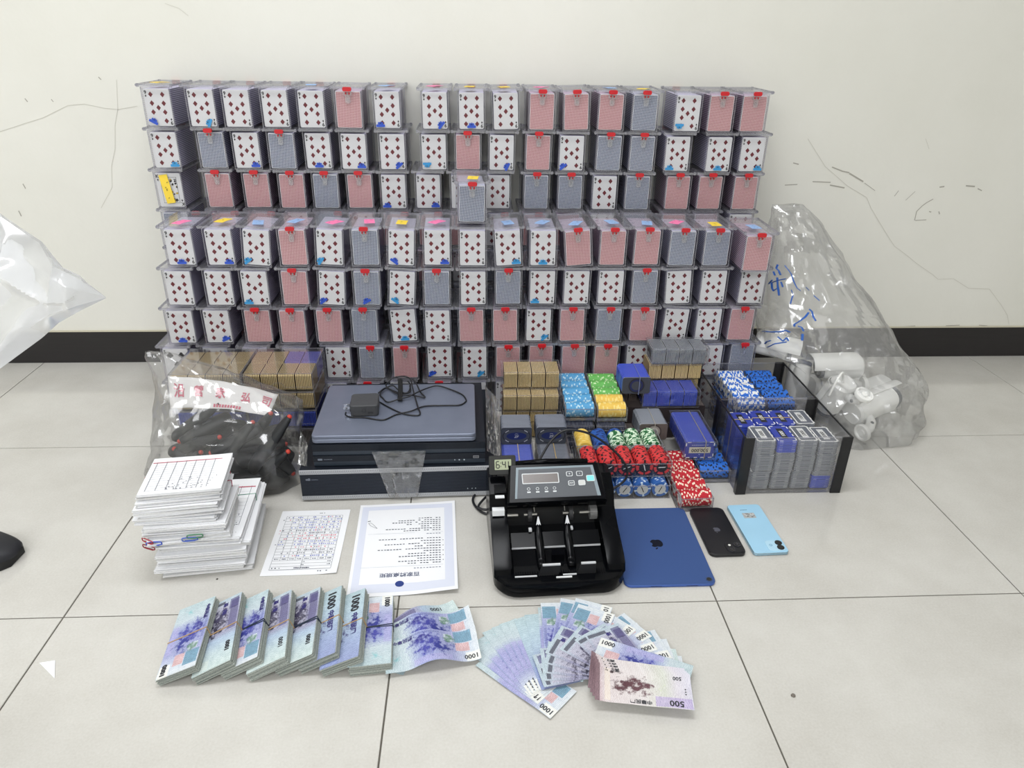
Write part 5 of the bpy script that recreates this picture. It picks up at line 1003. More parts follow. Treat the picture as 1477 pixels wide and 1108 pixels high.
# loose notes: height field shared by a whole fan so that stacked notes never cross
def loose(kind, p0, p1, side, z, label, grp, hf, flip=False, Lc=None):
    """p0 -> p1 along one long edge on the floor plan; the note lies to the left of that edge when side = 1"""
    a, b_ = Vector(p0[:2]), Vector(p1[:2]); d = (b_-a).normalized(); nn = Vector((-d.y, d.x))*side; c = a + d*.08 + nn*.035; ang = math.atan2(d.y, d.x) + (pi if flip else 0)
    M = T(c.x, c.y, z, ang); return tag(ob('banknote', note_mesh(kind, hf, M), None), label, 'banknote', grp)
hfA = lambda u, v, x, y: .0022*(1+noise.noise(Vector((x*16, y*16, 2))))
Z = lambda X, Y: (660 + .2437*X, 850 + .2437*Y)
FAN = [('b', (-0.0002, 0.8995), (0.1135, 0.791), 1, True, 'lowest banknote on the left of the fan, its 1000 corner pointing to the viewer'), ('b', (-0.0145, 0.9296), (0.0921, 0.8214), 1, True, 'mint-ended banknote in the left half of the fan, first from its left'), ('b', (-0.0042, 0.9485), (0.0897, 0.8254), 1, True, 'mint-ended banknote in the left half of the fan, second from its left'), ('b', (0.0123, 0.9716), (0.091, 0.8254), 1, True, 'mint-ended banknote in the left half of the fan, third from its left'), ('b', (0.0291, 0.9831), (0.094, 0.8285), 1, True, 'mint-ended banknote in the left half of the fan, fourth from its left'), ('b', (0.0429, 0.9909), (0.0986, 0.835), 1, True, 'mint-ended banknote in the left half of the fan, fifth from its left'), ('b', (0.0568, 0.9945), (0.1043, 0.8381), 1, True, 'mint-ended banknote in the left half of the fan, sixth from its left'), ('g', (0.0706, 0.997), (0.1065, 0.8407), 1, True, 'mint-ended banknote in the left half of the fan, seventh from its left'), ('g', (0.0899, 1.0102), (0.1081, 0.844), 1, True, 'mint-ended banknote in the left half of the fan, eighth from its left'), ('b', (0.1162, 1.0287), (0.1112, 0.8472), 1, True, 'mint-ended banknote in the left half of the fan, ninth from its left'), ('b', (0.3548, 0.8843), (0.2095, 0.9119), 1, False, 'banknote in the right half of the fan, first from its right end'), ('b', (0.3524, 0.9028), (0.2165, 0.9192), 1, False, 'banknote in the right half of the fan, second from its right end'), ('f', (0.3461, 0.9182), (0.2163, 0.9268), 1, False, 'banknote in the right half of the fan, third from its right end'), ('b', (0.3356, 0.9419), (0.2131, 0.9346), 1, False, 'banknote in the right half of the fan, fourth from its right end'), ('b', (0.3197, 0.9645), (0.2049, 0.9388), 1, False, 'banknote in the right half of the fan, fifth from its right end'), ('b', (0.2913, 0.9819), (0.1942, 0.947), 1, False, 'banknote in the right half of the fan, sixth from its right end'), ('b', (0.2727, 1.0058), (0.1753, 0.9399), 1, False, 'banknote in the right half of the fan, seventh from its right end'), ('b', (0.2381, 1.0135), (0.1567, 0.9329), 1, False, 'banknote in the right half of the fan, eighth from its right end'), ('b', (0.1216, 1.0364), (0.118, 0.9116), 1, False, 'banknote at the top of the fan, first from left of the four there'), ('b', (0.1607, 1.0471), (0.1255, 0.915), 1, False, 'banknote at the top of the fan, second from left of the four there'), ('b', (0.1892, 1.0461), (0.1331, 0.9185), 1, False, 'banknote at the top of the fan, third from left of the four there'), ('b', (0.1919, 1.0304), (0.1393, 0.922), 1, False, 'banknote at the top of the fan, fourth from left of the four there'), ('f', (0.1106, 0.8412), (0.2216, 0.8637), 1, True, 'banknote with dark left end in the fan middle, first counting up'), ('f', (0.1113, 0.854), (0.2201, 0.8547), 1, True, 'banknote with dark left end in the fan middle, second counting up'), ('f', (0.113, 0.8702), (0.2137, 0.8501), 1, True, 'banknote with dark left end in the fan middle, third counting up'), ('f', (0.1154, 0.8904), (0.211, 0.8509), 1, True, 'banknote with dark left end in the fan middle, fourth counting up'), ('f', (0.1183, 0.9123), (0.2147, 0.8559), 1, True, 'banknote with dark left end in the fan middle, fifth counting up'), ('f', (0.144, 0.9189), (0.218, 0.8593), 1, True, 'banknote with dark left end in the fan middle, sixth counting up'), ('f', (0.1721, 0.9381), (0.2192, 0.8662), 1, True, 'banknote with dark left end in the fan middle, seventh counting up'), ('f', (0.1901, 0.9503), (0.2204, 0.8732), 1, True, 'banknote with dark left end in the fan middle, eighth counting up'), ('b', (0.3639, 0.8731), (0.2237, 0.9412), 1, True, 'banknote with 1000 at its left end, just behind the 500 notes')]
fz = .0012
for i, (kd, a, b_, sd, fl, lb) in enumerate(FAN):
    loose(kd, a, b_, sd, fz, lb, 'fanned banknotes in front of the counter', hfA, fl); fz += .00042
def hf5(u, v, x, y): return hfA(u, v, x, y) + .010*max(0, .16-u)**1.2*8*(.4+v) + .004*max(0, v-.7)
for i, (dx, dy, da, lb) in enumerate(((-.006, .020, -.07, 'lowest 500 banknote of the fan right end'), (-.004, .012, -.05, 'second 500 banknote, under the top one'), (-.002, .006, -.03, 'third 500 banknote, just under the top one'), (0, 0, 0, 'top 500 banknote with brown running boys, right end of the fan'))):
    M = T(.2690 + dx, .8290 + dy, fz, -.155 + da); tag(ob('banknote', note_mesh('5', hf5, M, L_=.155), None), lb, 'banknote', 'fanned banknotes in front of the counter'); fz += .0009
# three bent notes beside the flat bundle
def hfB(u, v, x, y): return .008*(1+math.sin((x*1.0 + .35*y)*52 + 1.2))*min(1, max(0, (u+.02)*3)) + .0015*(1-v)
for i, (x, y, a, lb, kd) in enumerate(((-.100, .989, .42, 'bent banknote mostly hidden behind the other two beside the flat bundle', 'f'), (-.082, .975, .22, 'middle of the three bent banknotes beside the flat bundle', 'b'), (-.074, .928, .16, 'front bent banknote with 1000 beside the flat bundle', 'b'))):
    M = T(x, y, .0030 + .0032*i, a + pi); tag(ob('banknote', note_mesh(kd, lambda u, v, X, Y: hfB(1-u, v, X, Y), M, nu=26), None), lb, 'banknote', 'bent banknotes beside the bundles')
M = T(-.183, .946, .0008, -.35); tag(ob('banknote', note_mesh('g', flat0, M), None), 'banknote lying flat under the bent ones, one pale corner showing', 'banknote', 'bent banknotes beside the bundles')
# ---------------------------------------------------------------- plastic bags and what they hold
from mathutils.bvhtree import BVHTree
BAG = clear('bag_film', (.985, .985, .985), .15, (.99, .99, .99), .11, .12)
BAGL = clear('bag_film_thin', (.98, .98, .985), .065, (.97, .97, .97), .11, .12)
BAGF = clear('bag_film_milky', (.93, .94, .96), .55, (.93, .94, .96), .10, .16)
def ring_bag(name, label, rings, nt, nz, amp, freq, m, seed, th=.0003):
    """a crumpled plastic bag: rings (z, cx, cy, rx, ry) blended upwards, folded along creases"""
    zs = [r[0] for r in rings]
    def at(t):
        s = t*(len(rings)-1); i = min(int(s), len(rings)-2); f = s - i; f = f*f*(3-2*f)
        return [rings[i][k]*(1-f) + rings[i+1][k]*f for k in range(5)]
    def fn(u, v):
        z, cx, cy_, rx, ry = at(v); a = 2*pi*u; ca, sa = cos(a), sin(a); k = (abs(ca)**2.6 + abs(sa)**2.6)**(-1/2.6)
        p = Vector((cx + rx*ca*k, cy_ + ry*sa*k, z)); nrm = Vector((ca/max(rx, .02), sa/max(ry, .02), .25)).normalized()
        q = Vector((p.x + .35*p.z, p.y, p.z*.42 + seed))*freq; ds, _ = noise.voronoi(q); ds2, _ = noise.voronoi(q*2.1 + Vector((3, 1, 2)))
        d = amp*(1.5*min(.6, ds[1]-ds[0]) - .6) + amp*.8*(min(.5, ds2[1]-ds2[0]) - .25) + amp*.5*noise.noise(q*.5)
        p += nrm*d; p.z = max(p.z, .0012); return p
    mb = MB(); P = [fn(i/nt, j/nz) for j in range(nz+1) for i in range(nt)]
    fs = [(j*nt+i, j*nt+(i+1) % nt, (j+1)*nt+(i+1) % nt, (j+1)*nt+i) for j in range(nz) for i in range(nt)]
    mb.add(P, fs, 0); mb.add(P[:nt], [tuple(range(nt))[::-1]], 0)
    o = tag(mb.build(name, m, None, 14), label, 'plastic bag'); return o, BVHTree.FromPolygons(P, fs)
EYE = Vector((0, 0, .97222))
def on_skin(bvh, dirs, off=.0012):
    o = []
    for d in dirs:
        h = bvh.ray_cast(EYE, Vector(d).normalized())
        if h[0] is not None: o.append(h[0] - Vector(d).normalized()*off)
    return o
bagR, skinR = ring_bag('evidence_bag', 'big clear plastic bag with blue handwriting, full of white cameras, beside the case wall', [
    (.002, 1.045, 1.740, .172, .175), (.045, 1.05, 1.750, .184, .188), (.10, 1.052, 1.770, .176, .195), (.150, 1.050, 1.795, .172, .190), (.190, .998, 1.830, .202, .175), (.24, .975, 1.855, .190, .175), (.31, .952, 1.90, .160, .160), (.385, .93, 1.94, .125, .130), (.445, .905, 1.955, .098, .105), (.495, .885, 1.955, .078, .075), (.535, .865, 1.95, .060, .040), (.550, .855, 1.945, .050, .012)], 96, 74, .024, 8.5, BAG, 1.7)
BLUEPEN = mat('marker_blue', (36, 92, 176), .4)
STR = [(.0021, [([(0.4175, 0.9495, -0.2876), (0.4168, 0.9488, -0.2892), (0.4161, 0.9481, -0.2907), (0.4155, 0.9473, -0.2923), (0.4165, 0.9468, -0.2932), (0.4176, 0.9463, -0.2942), (0.4187, 0.9458, -0.2951), (0.4195, 0.9449, -0.2968), (0.4203, 0.944, -0.2985), (0.4212, 0.9431, -0.3002)], 0.0032), ([(0.4116, 0.9456, -0.2964), (0.4122, 0.9448, -0.2979), (0.4129, 0.944, -0.2994), (0.4135, 0.9432, -0.3009)], 0.0032), ([(0.405, 0.9386, -0.3114), (0.4066, 0.9392, -0.3099), (0.4081, 0.9399, -0.3083), (0.4096, 0.9406, -0.3068)], 0.0032), ([(0.4089, 0.9392, -0.3097), (0.4091, 0.9381, -0.312), (0.4093, 0.9369, -0.3143), (0.4095, 0.9358, -0.3166), (0.4101, 0.9352, -0.3177), (0.4107, 0.9346, -0.3188), (0.4114, 0.934, -0.32), (0.4129, 0.9344, -0.319), (0.4144, 0.9348, -0.318), (0.4159, 0.9352, -0.317)], 0.0032), ([(0.4102, 0.9391, -0.3096), (0.4132, 0.9395, -0.3086), (0.4162, 0.9398, -0.3076), (0.4192, 0.9401, -0.3066), (0.4222, 0.9402, -0.3061), (0.4252, 0.9403, -0.3055), (0.4282, 0.9404, -0.305)], 0.0032), ([(0.4167, 0.9416, -0.3038), (0.4168, 0.9401, -0.3068), (0.417, 0.9386, -0.3099), (0.4172, 0.9371, -0.313), (0.4178, 0.935, -0.3172), (0.4184, 0.9329, -0.3214), (0.419, 0.9308, -0.3256)], 0.0032), ([(0.4217, 0.9388, -0.3089), (0.4226, 0.9377, -0.311), (0.4234, 0.9367, -0.3131), (0.4242, 0.9356, -0.3152)], 0.0032), ([(0.427, 0.9484, -0.2886), (0.4287, 0.9474, -0.2905), (0.4304, 0.9464, -0.2924), (0.4321, 0.9453, -0.2943), (0.4334, 0.9445, -0.2958), (0.4346, 0.9437, -0.2974), (0.4359, 0.9429, -0.2989), (0.4365, 0.9419, -0.3008), (0.4372, 0.9409, -0.3027), (0.4378, 0.94, -0.3046), (0.4386, 0.939, -0.3065), (0.4394, 0.938, -0.3084), (0.4403, 0.937, -0.3103), (0.4413, 0.936, -0.3122), (0.4424, 0.935, -0.3141), (0.4434, 0.934, -0.316), (0.4451, 0.9334, -0.3172), (0.4468, 0.9327, -0.3183), (0.4485, 0.9321, -0.3194)], 0.0019), ([(0.4556, 0.934, -0.3147), (0.4571, 0.9332, -0.316), (0.4586, 0.9325, -0.3173), (0.46, 0.9317, -0.3186)], 0.0019), ([(0.4664, 0.9283, -0.3249), (0.4689, 0.9271, -0.327), (0.4715, 0.926, -0.329), (0.474, 0.9248, -0.3311)], 0.0019), ([(0.4357, 0.9333, -0.3185), (0.4365, 0.9323, -0.3204), (0.4374, 0.9313, -0.3223), (0.4382, 0.9303, -0.3242), (0.4376, 0.9296, -0.3257), (0.4369, 0.9289, -0.3273), (0.4363, 0.9282, -0.3288), (0.4356, 0.9271, -0.3311), (0.4349, 0.926, -0.3334), (0.4343, 0.9249, -0.3357)], 0.0019), ([(0.4397, 0.911, -0.3633), (0.4395, 0.9114, -0.3625), (0.4393, 0.9118, -0.3618), (0.4391, 0.9122, -0.361), (0.4421, 0.9129, -0.3592), (0.4451, 0.9136, -0.3575), (0.4481, 0.9143, -0.3557), (0.4503, 0.9149, -0.3541), (0.4525, 0.9156, -0.3526), (0.4546, 0.9162, -0.351), (0.4561, 0.917, -0.3492), (0.4576, 0.9177, -0.3475), (0.4591, 0.9185, -0.3457)], 0.0032), ([(0.4598, 0.9205, -0.3417), (0.4611, 0.9199, -0.3426), (0.4624, 0.9194, -0.3436), (0.4636, 0.9188, -0.3445), (0.4642, 0.9177, -0.3468), (0.4649, 0.9165, -0.3491), (0.4655, 0.9154, -0.3514), (0.4665, 0.9146, -0.3529), (0.4676, 0.9137, -0.3544), (0.4686, 0.9129, -0.3559)], 0.0032), ([(0.4442, 0.9111, -0.3627), (0.4459, 0.9107, -0.3632), (0.4476, 0.9104, -0.3638), (0.4493, 0.91, -0.3643), (0.4503, 0.9092, -0.3658), (0.4512, 0.9084, -0.3674), (0.4521, 0.9076, -0.3689)], 0.0032), ([(0.3961, 0.9104, -0.37), (0.4002, 0.91, -0.3701), (0.4042, 0.9097, -0.3703), (0.4083, 0.9094, -0.3705), (0.4121, 0.9093, -0.3703), (0.416, 0.9091, -0.3701), (0.4198, 0.909, -0.3699), (0.4224, 0.9091, -0.3694), (0.425, 0.9092, -0.3689), (0.4275, 0.9093, -0.3683), (0.4294, 0.9089, -0.369), (0.4314, 0.9084, -0.3697), (0.4333, 0.908, -0.3703)], 0.0032), ([(0.4505, 0.906, -0.3724), (0.4503, 0.9047, -0.375), (0.4501, 0.9034, -0.3777), (0.4498, 0.902, -0.3804)], 0.0032), ([(0.4166, 0.906, -0.3763), (0.4189, 0.9051, -0.378), (0.4212, 0.9041, -0.3797), (0.4236, 0.9031, -0.3814), (0.4253, 0.9037, -0.38), (0.427, 0.9043, -0.3787), (0.4287, 0.9048, -0.3773), (0.4296, 0.9041, -0.3786), (0.4304, 0.9034, -0.38), (0.4312, 0.9027, -0.3813)], 0.0032), ([(0.3952, 0.8975, -0.3962), (0.3978, 0.8985, -0.3939), (0.4004, 0.8995, -0.3916), (0.403, 0.9005, -0.3892), (0.406, 0.901, -0.3878), (0.409, 0.9015, -0.3864), (0.412, 0.902, -0.385), (0.4176, 0.9021, -0.3842), (0.4231, 0.9022, -0.3833), (0.4287, 0.9023, -0.3825)], 0.0032), ([(0.3934, 0.9033, -0.3848), (0.3949, 0.9029, -0.3853), (0.3964, 0.9026, -0.3859), (0.3979, 0.9022, -0.3864), (0.3992, 0.9028, -0.385), (0.4005, 0.9034, -0.3837), (0.4018, 0.904, -0.3823), (0.4033, 0.904, -0.382), (0.4048, 0.9041, -0.3817), (0.4063, 0.9042, -0.3813)], 0.0032)])][0][1]
for pts, wd in STR:
    P = on_skin(skinR, pts)
    if len(P) > 1: MB().tube(spline(P, 3) if len(P) > 2 else P, wd, 6, flat=.45).build('handwriting', BLUEPEN, bagR)
# bullet cameras: body, hood, glass, bracket and base disc
CWH = mat('camera_white', (240, 240, 237), .35); CGR = mat('camera_grey', (72, 76, 84), .4); CGL = mat('camera_glass', (18, 20, 26), .1)
def bullet(M, label, L=.150, W=.064, H=.060, hood=True, bracket=True, cable=False, baseback=False):
    o = thing('security_camera', label, 'security camera', M, 'security cameras in the bag')
    X = Matrix(((0, 0, 1, 0), (1, 0, 0, 0), (0, 1, 0, 0), (0, 0, 0, 1)))   # outline (y, z) along x
    MB().prism(rrect(W, H, min(W, H)*.42, 5), -L/2, L/2-.012, M=X, ch=.006).build('body', CWH, o, 40)
    MB().prism(rrect(W*.93, H*.93, min(W, H)*.38, 5), L/2-.013, L/2-.004, M=X).build('front_bezel', CGR, o, 40)
    q = MB().prism(rrect(W*.8, H*.8, min(W, H)*.34, 5), L/2-.005, L/2-.002, M=X, m=0); q.cyl((L/2-.003, 0, 0), (L/2+.001, 0, 0), .011, n=20, m=1)
    for k in range(6): a = k*pi/3; q.cyl((L/2-.003, .019*cos(a), .019*sin(a)), (L/2-.001, .019*cos(a), .019*sin(a)), .003, n=8, m=2)
    q.build('lens_window', [CGL, mat('lens_deep', (8, 8, 12), .06), mat('led_dome', (150, 150, 156), .2)], o, 40)
    if hood:
        r = min(W, H)*.42; arc = [p for p in rrect(W+.008, H+.008, r+.004, 6) if p[1] > -.004]; arc.sort(key=lambda p: -math.atan2(p[1], p[0]))
        q = MB(); n = len(arc); inn = [(x*.94, y*.94) for x, y in arc]
        vs = [(-L/2+.012, *p) for p in arc] + [(L/2+.018, *p) for p in arc] + [(-L/2+.012, *p) for p in inn] + [(L/2+.018, *p) for p in inn]
        fs = []
        for i in range(n-1): fs += [(i, i+1, n+i+1, n+i), (2*n+i+1, 2*n+i, 3*n+i, 3*n+i+1), (n+i, n+i+1, 3*n+i+1, 3*n+i), (i+1, i, 2*n+i, 2*n+i+1)]
        fs += [(0, n, 3*n, 2*n), (n-1, 3*n-1, 4*n-1, 2*n-1)]; q.add(vs, fs).build('sun_hood', CWH, o, 40)
    if bracket:
        MB().tube([(-L*.28, 0, -H/2+.006), (-L*.34, 0, -H/2-.014), (-L*.46, 0, -H/2-.026), (-L*.60, 0, -H/2-.030)], [.012, .0125, .013, .012], 14).build('bracket_arm', CWH, o, True)
        MB().cyl((-L*.40, -.013, -H/2-.021), (-L*.40, .0145, -H/2-.021), .0045, n=12).build('joint_screw', CGR, o, 40)
        q = MB(); Y = T(-L*.60, 0, -H/2-.030, 0, -pi/2); q.lathe([(.010, 0), (.0225, .002), (.0235, .010), (.0225, .013), (.0185, .013), (.0175, .007), (.008, .007), (.0075, .012), (.0, .012)], 28, 0, Y); q.build('mount_base', CWH, o, 40)
    if cable:
        MB().tube(spline([(-L/2, .01, 0), (-L/2-.03, .02, .01), (-L/2-.03, .05, -.005), (-L/2+.02, .06, -.02)], 6), .0028, 8).build('cable', CWH, o, True)
    return o
E_ = lambda rz, ry=0, rx=0: (radians(rz), radians(ry), radians(rx))
bullet(T(.842, 1.845, .178, *E_(-24, 5)), 'white security camera at the far left in the bag, dark glass front showing', .105, .070, .052, True, False)
bullet(T(.902, 1.790, .095, *E_(60, -60)), 'white security camera standing behind the chip case, round base ring up', .120, .060, .060, False, True)
bullet(T(1.010, 1.790, .140, *E_(176, 3)), 'white security camera across the top middle in the bag', .120, .068, .062, True, True)
bullet(T(.962, 1.690, .098, *E_(110, 66)), 'white security camera standing on its dark front in the bag middle', .115, .068, .062, True, True, True)
bullet(T(1.098, 1.800, .046, *E_(18, -8)), 'white security camera lying behind the lowest one in the bag', .140, .064, .058, True, False)
bullet(T(1.082, 1.705, .064, *E_(22, -8, -70)), 'white security camera lowest at the right in the bag, its base disc toward the viewer', .150, .072, .066, True, True)
bullet(T(1.040, 1.870, .050, *E_(10, 0)), 'white security camera at the rear of the bag, half hidden by haze', .120, .058, .054, True, False)
MB_ = MB().lathe([(0, 0), (.034, 0), (.036, .004), (.034, .011), (.028, .0135), (.0, .0135)], 32, 0).build('mount_disc', CGR, None, 40, T(1.030, 1.700, .080, 0, radians(68), radians(-20)))
tag(MB_, 'dark grey camera mounting disc leaning between two cameras in the bag', 'mounting disc')
# left bag of black batons with red tips
bagL, skinL = ring_bag('evidence_bag', 'clear plastic bag with red lettering holding black sticks, left of the recorders', [
    (.002, -.580, 1.492, .178, .100), (.04, -.582, 1.490, .180, .104), (.09, -.572, 1.490, .170, .104), (.140, -.558, 1.500, .164, .098), (.175, -.560, 1.515, .160, .082), (.205, -.590, 1.530, .135, .062), (.235, -.630, 1.548, .098, .044), (.262, -.675, 1.560, .060, .030), (.284, -.705, 1.566, .036, .018), (.294, -.715, 1.568, .026, .006)], 96, 56, .015, 10, BAGL, 4.1)
BTN = mat('baton_black', (24, 26, 30), .5); TIP = mat('tip_red', (196, 62, 48), .45)
def baton(tip, tail, label, w_=.017, fl=.62):
    a, b_ = Vector(tip), Vector(tail); d = (b_-a).normalized(); L_ = (b_-a).length; pts = [a + d*L_*t for t in (0, .03, .12, .3, .55, .8, .95, 1)]
    o = tag(MB().tube(pts, [w_*k for k in (.42, .5, .62, .85, 1, 1, .9, .55)], 12, flat=fl).build('black_baton', BTN, None, True), label, 'baton', 'batons in the left bag')
    q = MB(); Q = Matrix.Translation(a - d*.001) @ (-d).to_track_quat('Z', 'Y').to_matrix().to_4x4(); q.lathe([(.0052, -.004), (.0054, .001), (.0046, .0035), (.0025, .0048), (0, .0052)], 14, 0, Q); q.build('red_tip', TIP, o, True)
    MB().tube([a + d*L_*.45 + Vector((0, 0, w_*fl)), a + d*L_*.62 + Vector((0, 0, w_*fl))], .0045, 8, flat=.4).build('switch', mat('switch_grey', (52, 54, 60), .4), o, True)
for i, (a, b_, lb) in enumerate((((-0.5745, 1.51, 0.1905), (-.690, 1.50, .105), 'black baton, red tip highest under the white band'), ((-0.6708, 1.45, 0.1052), (-.590, 1.44, .040), 'black baton, red tip at the far left of the bag'),
    ((-0.5645, 1.44, 0.14), (-.690, 1.475, .085), 'black baton, red tip in the middle of the bag, pointing right'), ((-0.5834, 1.43, 0.1069), (-.480, 1.47, .150), 'long black baton, red tip just above the paper pile, slanting up right'),
    ((-0.6084, 1.432, 0.1061), (-.700, 1.45, .050), 'black baton, red tip just above the paper pile, next one left'), ((-0.4936, 1.46, 0.1649), (-.560, 1.43, .090), 'black baton with red tip right of the bag middle'),
    ((-0.4572, 1.48, 0.1766), (-.520, 1.50, .090), 'black baton with red tip right below the white band end'), ((-0.4082, 1.45, 0.1834), (-.500, 1.42, .065), 'shiny black baton, red tip highest at the right of the bag'),
    ((-0.4131, 1.42, 0.112), (-.520, 1.435, .020), 'black baton, red tip low at the right of the bag near the recorders'), ((-0.4782, 1.405, 0.0274), (-.480, 1.46, .070), 'black baton, red tip lowest beside the paper pile'))): baton(a, b_, lb, .023)
for i, (a, b_, lb) in enumerate((((-.53, 1.435, .050), (-.66, 1.50, .120), 'black baton under the others, tip hidden, left half of the bag'), ((-.44, 1.50, .085), (-.57, 1.46, .105), 'black baton crossing the bag middle below the white band'), ((-.56, 1.445, .110), (-.44, 1.51, .120), 'black baton lying across the top right of the baton bag'), ((-.62, 1.42, .030), (-.47, 1.42, .055), 'black baton at the bottom front of the baton bag'), ((-.66, 1.46, .120), (-.56, 1.52, .150), 'black baton high in the left half under the white band'), ((-.42, 1.46, .030), (-.52, 1.52, .110), 'black baton steep at the right, beneath the shiny one'))): baton(a, b_, lb, .024)
for i, (x, y, z, rx, ry, rz_, lb) in enumerate(((-.640, 1.510, .038, .070, .050, .034, 'black cloth pouch at the left bottom of the baton bag'), (-.500, 1.510, .040, .070, .052, .036, 'black cloth pouch at the right bottom of the baton bag'), (-.580, 1.530, .100, .075, .040, .026, 'black cloth pouch on top of the others in the baton bag'), (-.475, 1.440, .028, .048, .028, .024, 'small black cloth pouch next to the paper pile in the baton bag'), (-.715, 1.455, .022, .030, .030, .020, 'small black pouch at the far left floor end of the baton bag'))):
    def blob(u, v):
        a, b_ = 2*pi*u, pi*v - pi/2; n = Vector((cos(a)*cos(b_), sin(a)*cos(b_), sin(b_))); k = 1 + .16*noise.noise(n*2.2 + Vector((i*3, 0, 0))) + .05*noise.noise(n*7)
        return (x + rx*n.x*k, y + ry*n.y*k, max(.004, z + rz_*n.z*k))
    tag(MB().grid(blob, 28, 16).build('cloth_pouch', mat('cloth_black', (27, 28, 32), .8, bump=.4, bump_scale=120), None, True), lb, 'pouch', 'pouches in the left bag')
A_, B_, C_, D_ = (Vector(p) for p in ((-0.6972, 1.555, 0.2402), (-0.45, 1.54, 0.197), (-0.6816, 1.5, 0.1846), (-0.4641, 1.49, 0.1659)))
def bandfn(u, v, off=0.):
    p = (A_*(1-u)+B_*u)*(1-v) + (C_*(1-u)+D_*u)*v; p += Vector((0, -.004-off, .010*sin(pi*u) + .006*noise.noise(Vector((u*4, v*3, 1))) + off)); return p
wb = tag(MB().grid(bandfn, 24, 10, th=.0004).build('lettered_band', mat('band_white', (232, 230, 228), .5), None, True), 'white band with red characters inside the bag of black batons', 'label band')
q = MB()
for s_, u in (('沿', .10), ('營', .29), ('家', .50), ('弘', .74), ('司', .93)):
    vs, fs = text2d(s_, .026 if u > .2 else .030, bold=.02); q.add([bandfn(min(1, max(0, u + v_[0]/.27)), min(1, max(0, .44 - v_[1]/.062)), .0014) for v_ in vs], fs, 0)
for k in range(10):
    u0 = .44 + .028*k; q.add([bandfn(u, v, .0014) for u, v in ((u0, .80), (u0+.019, .80), (u0+.019, .93), (u0, .93))], [(0, 3, 2, 1)], 0)
q.build('red_lettering', mat('letter_red', (206, 104, 124), .5), wb)
# held bag coming in from the left, shoe of the one who holds it
FA = [(-0.7151, 0.86, 0.9331), (-0.5221, 0.84, 0.7756), (-0.464, 0.8, 0.7545), (-0.446, 0.78, 0.7351), (-0.4287, 0.79, 0.7188), (-0.4094, 0.8, 0.693)]
FB = [(-0.7629, 0.7, 0.4975), (-0.5205, 0.76, 0.6237), (-0.4791, 0.78, 0.6515), (-0.4624, 0.79, 0.6657), (-0.4359, 0.795, 0.6794), (-0.409, 0.8, 0.6914)]
def held(u, v, off=0.):
    s = u*(len(FA)-1); i = min(int(s), len(FA)-2); f = s-i; a = Vector(FA[i])*(1-f)+Vector(FA[i+1])*f; b_ = Vector(FB[i])*(1-f)+Vector(FB[i+1])*f
    p = a*(1-v)+b_*v; q = Vector((p.x*1.3, p.y, p.z*1.2))*7.5; ds, _ = noise.voronoi(q); k = min(1, 4*(1-u))*min(1, 5*v*(1-v)+.15)
    p.y += k*(.035*(min(.55, ds[1]-ds[0])-.25) + .03*noise.noise(q*.4)) + off*k; return p
q = MB().grid(held, 70, 44); q.grid(lambda u, v: held(u, v, .035), 40, 26)
tag(q.build('held_bag', BAGF, None, 24), 'milky white plastic bag held in from beyond the left edge', 'plastic bag')
sh = thing('shoe', 'black shoe, only its toe showing at the far left', 'shoe', T(-.905, 1.215, 0, radians(188)))
def shoe_sec(s):   # along the foot: half width, top, toe spring
    return (.010 + .040*min(1, s/.05)**.5 - .006*max(0, s-.12)/.15, .020 + .036*min(1, s/.06)**.7 + .045*max(0, (s-.08))/.18)
def upper(u, v):
    s = .28*u**1.3; hw, tp_ = shoe_sec(s); a = pi*v; return (s, hw*cos(a)*(1 if abs(cos(a)) < .9 else 1), .016 + (tp_-.016)*sin(a)**.7)
MB().grid(upper, 30, 16).build('upper', mat('shoe_leather', (26, 27, 34), .45, bump=.1), sh, True)
outl = [(.28, -.036)] + [(.28*(1-i/14)**1.3, -shoe_sec(.28*(1-i/14)**1.3)[0]-.003) for i in range(15)] + [(.28*(i/14)**1.3, shoe_sec(.28*(i/14)**1.3)[0]+.003) for i in range(1, 15)]
MB().prism(outl[1:], .0, .017, ch=.002).build('sole', mat('shoe_sole', (16, 16, 18), .6), sh, 40)
MB().tube([(.085 + .004*sin(pi*v), .034*cos(pi*v), .024 + .040*sin(pi*v)**.7) for v in [k/14 for k in range(15)]], .0018, 6).build('seam', mat('shoe_seam', (70, 70, 76), .5), sh, True)
# scraps on the floor
tag(MB().prism([(-.014, .016), (.010, .018), (.024, -.022)], 0, .0006).build('paper_scrap', PAPER, None, False, T(*(-0.7145, 0.9205, 0.0003), .1)), 'small white paper triangle on the floor before the left tile corner', 'paper scrap')
tag(MB().lathe([(0, 0), (.004, .0004), (.0032, .0026), (0, .0032)], 7).build('pebble', mat('pebble_grey', (112, 106, 98), .8), None, False, T(*(0.5156, 0.8201, 0))), 'tiny grey pebble on the bare floor at the right', 'pebble')
tag(MB().prism([(-.002, -.001), (.002, -.0015), (.0015, .002), (-.001, .0018)], 0, .001).build('crumb', mat('crumb_dark', (60, 56, 50), .8), None, False, T(*(-0.4983, 1.134, 0))), 'dark crumb on the floor by the paper pile', 'crumb')
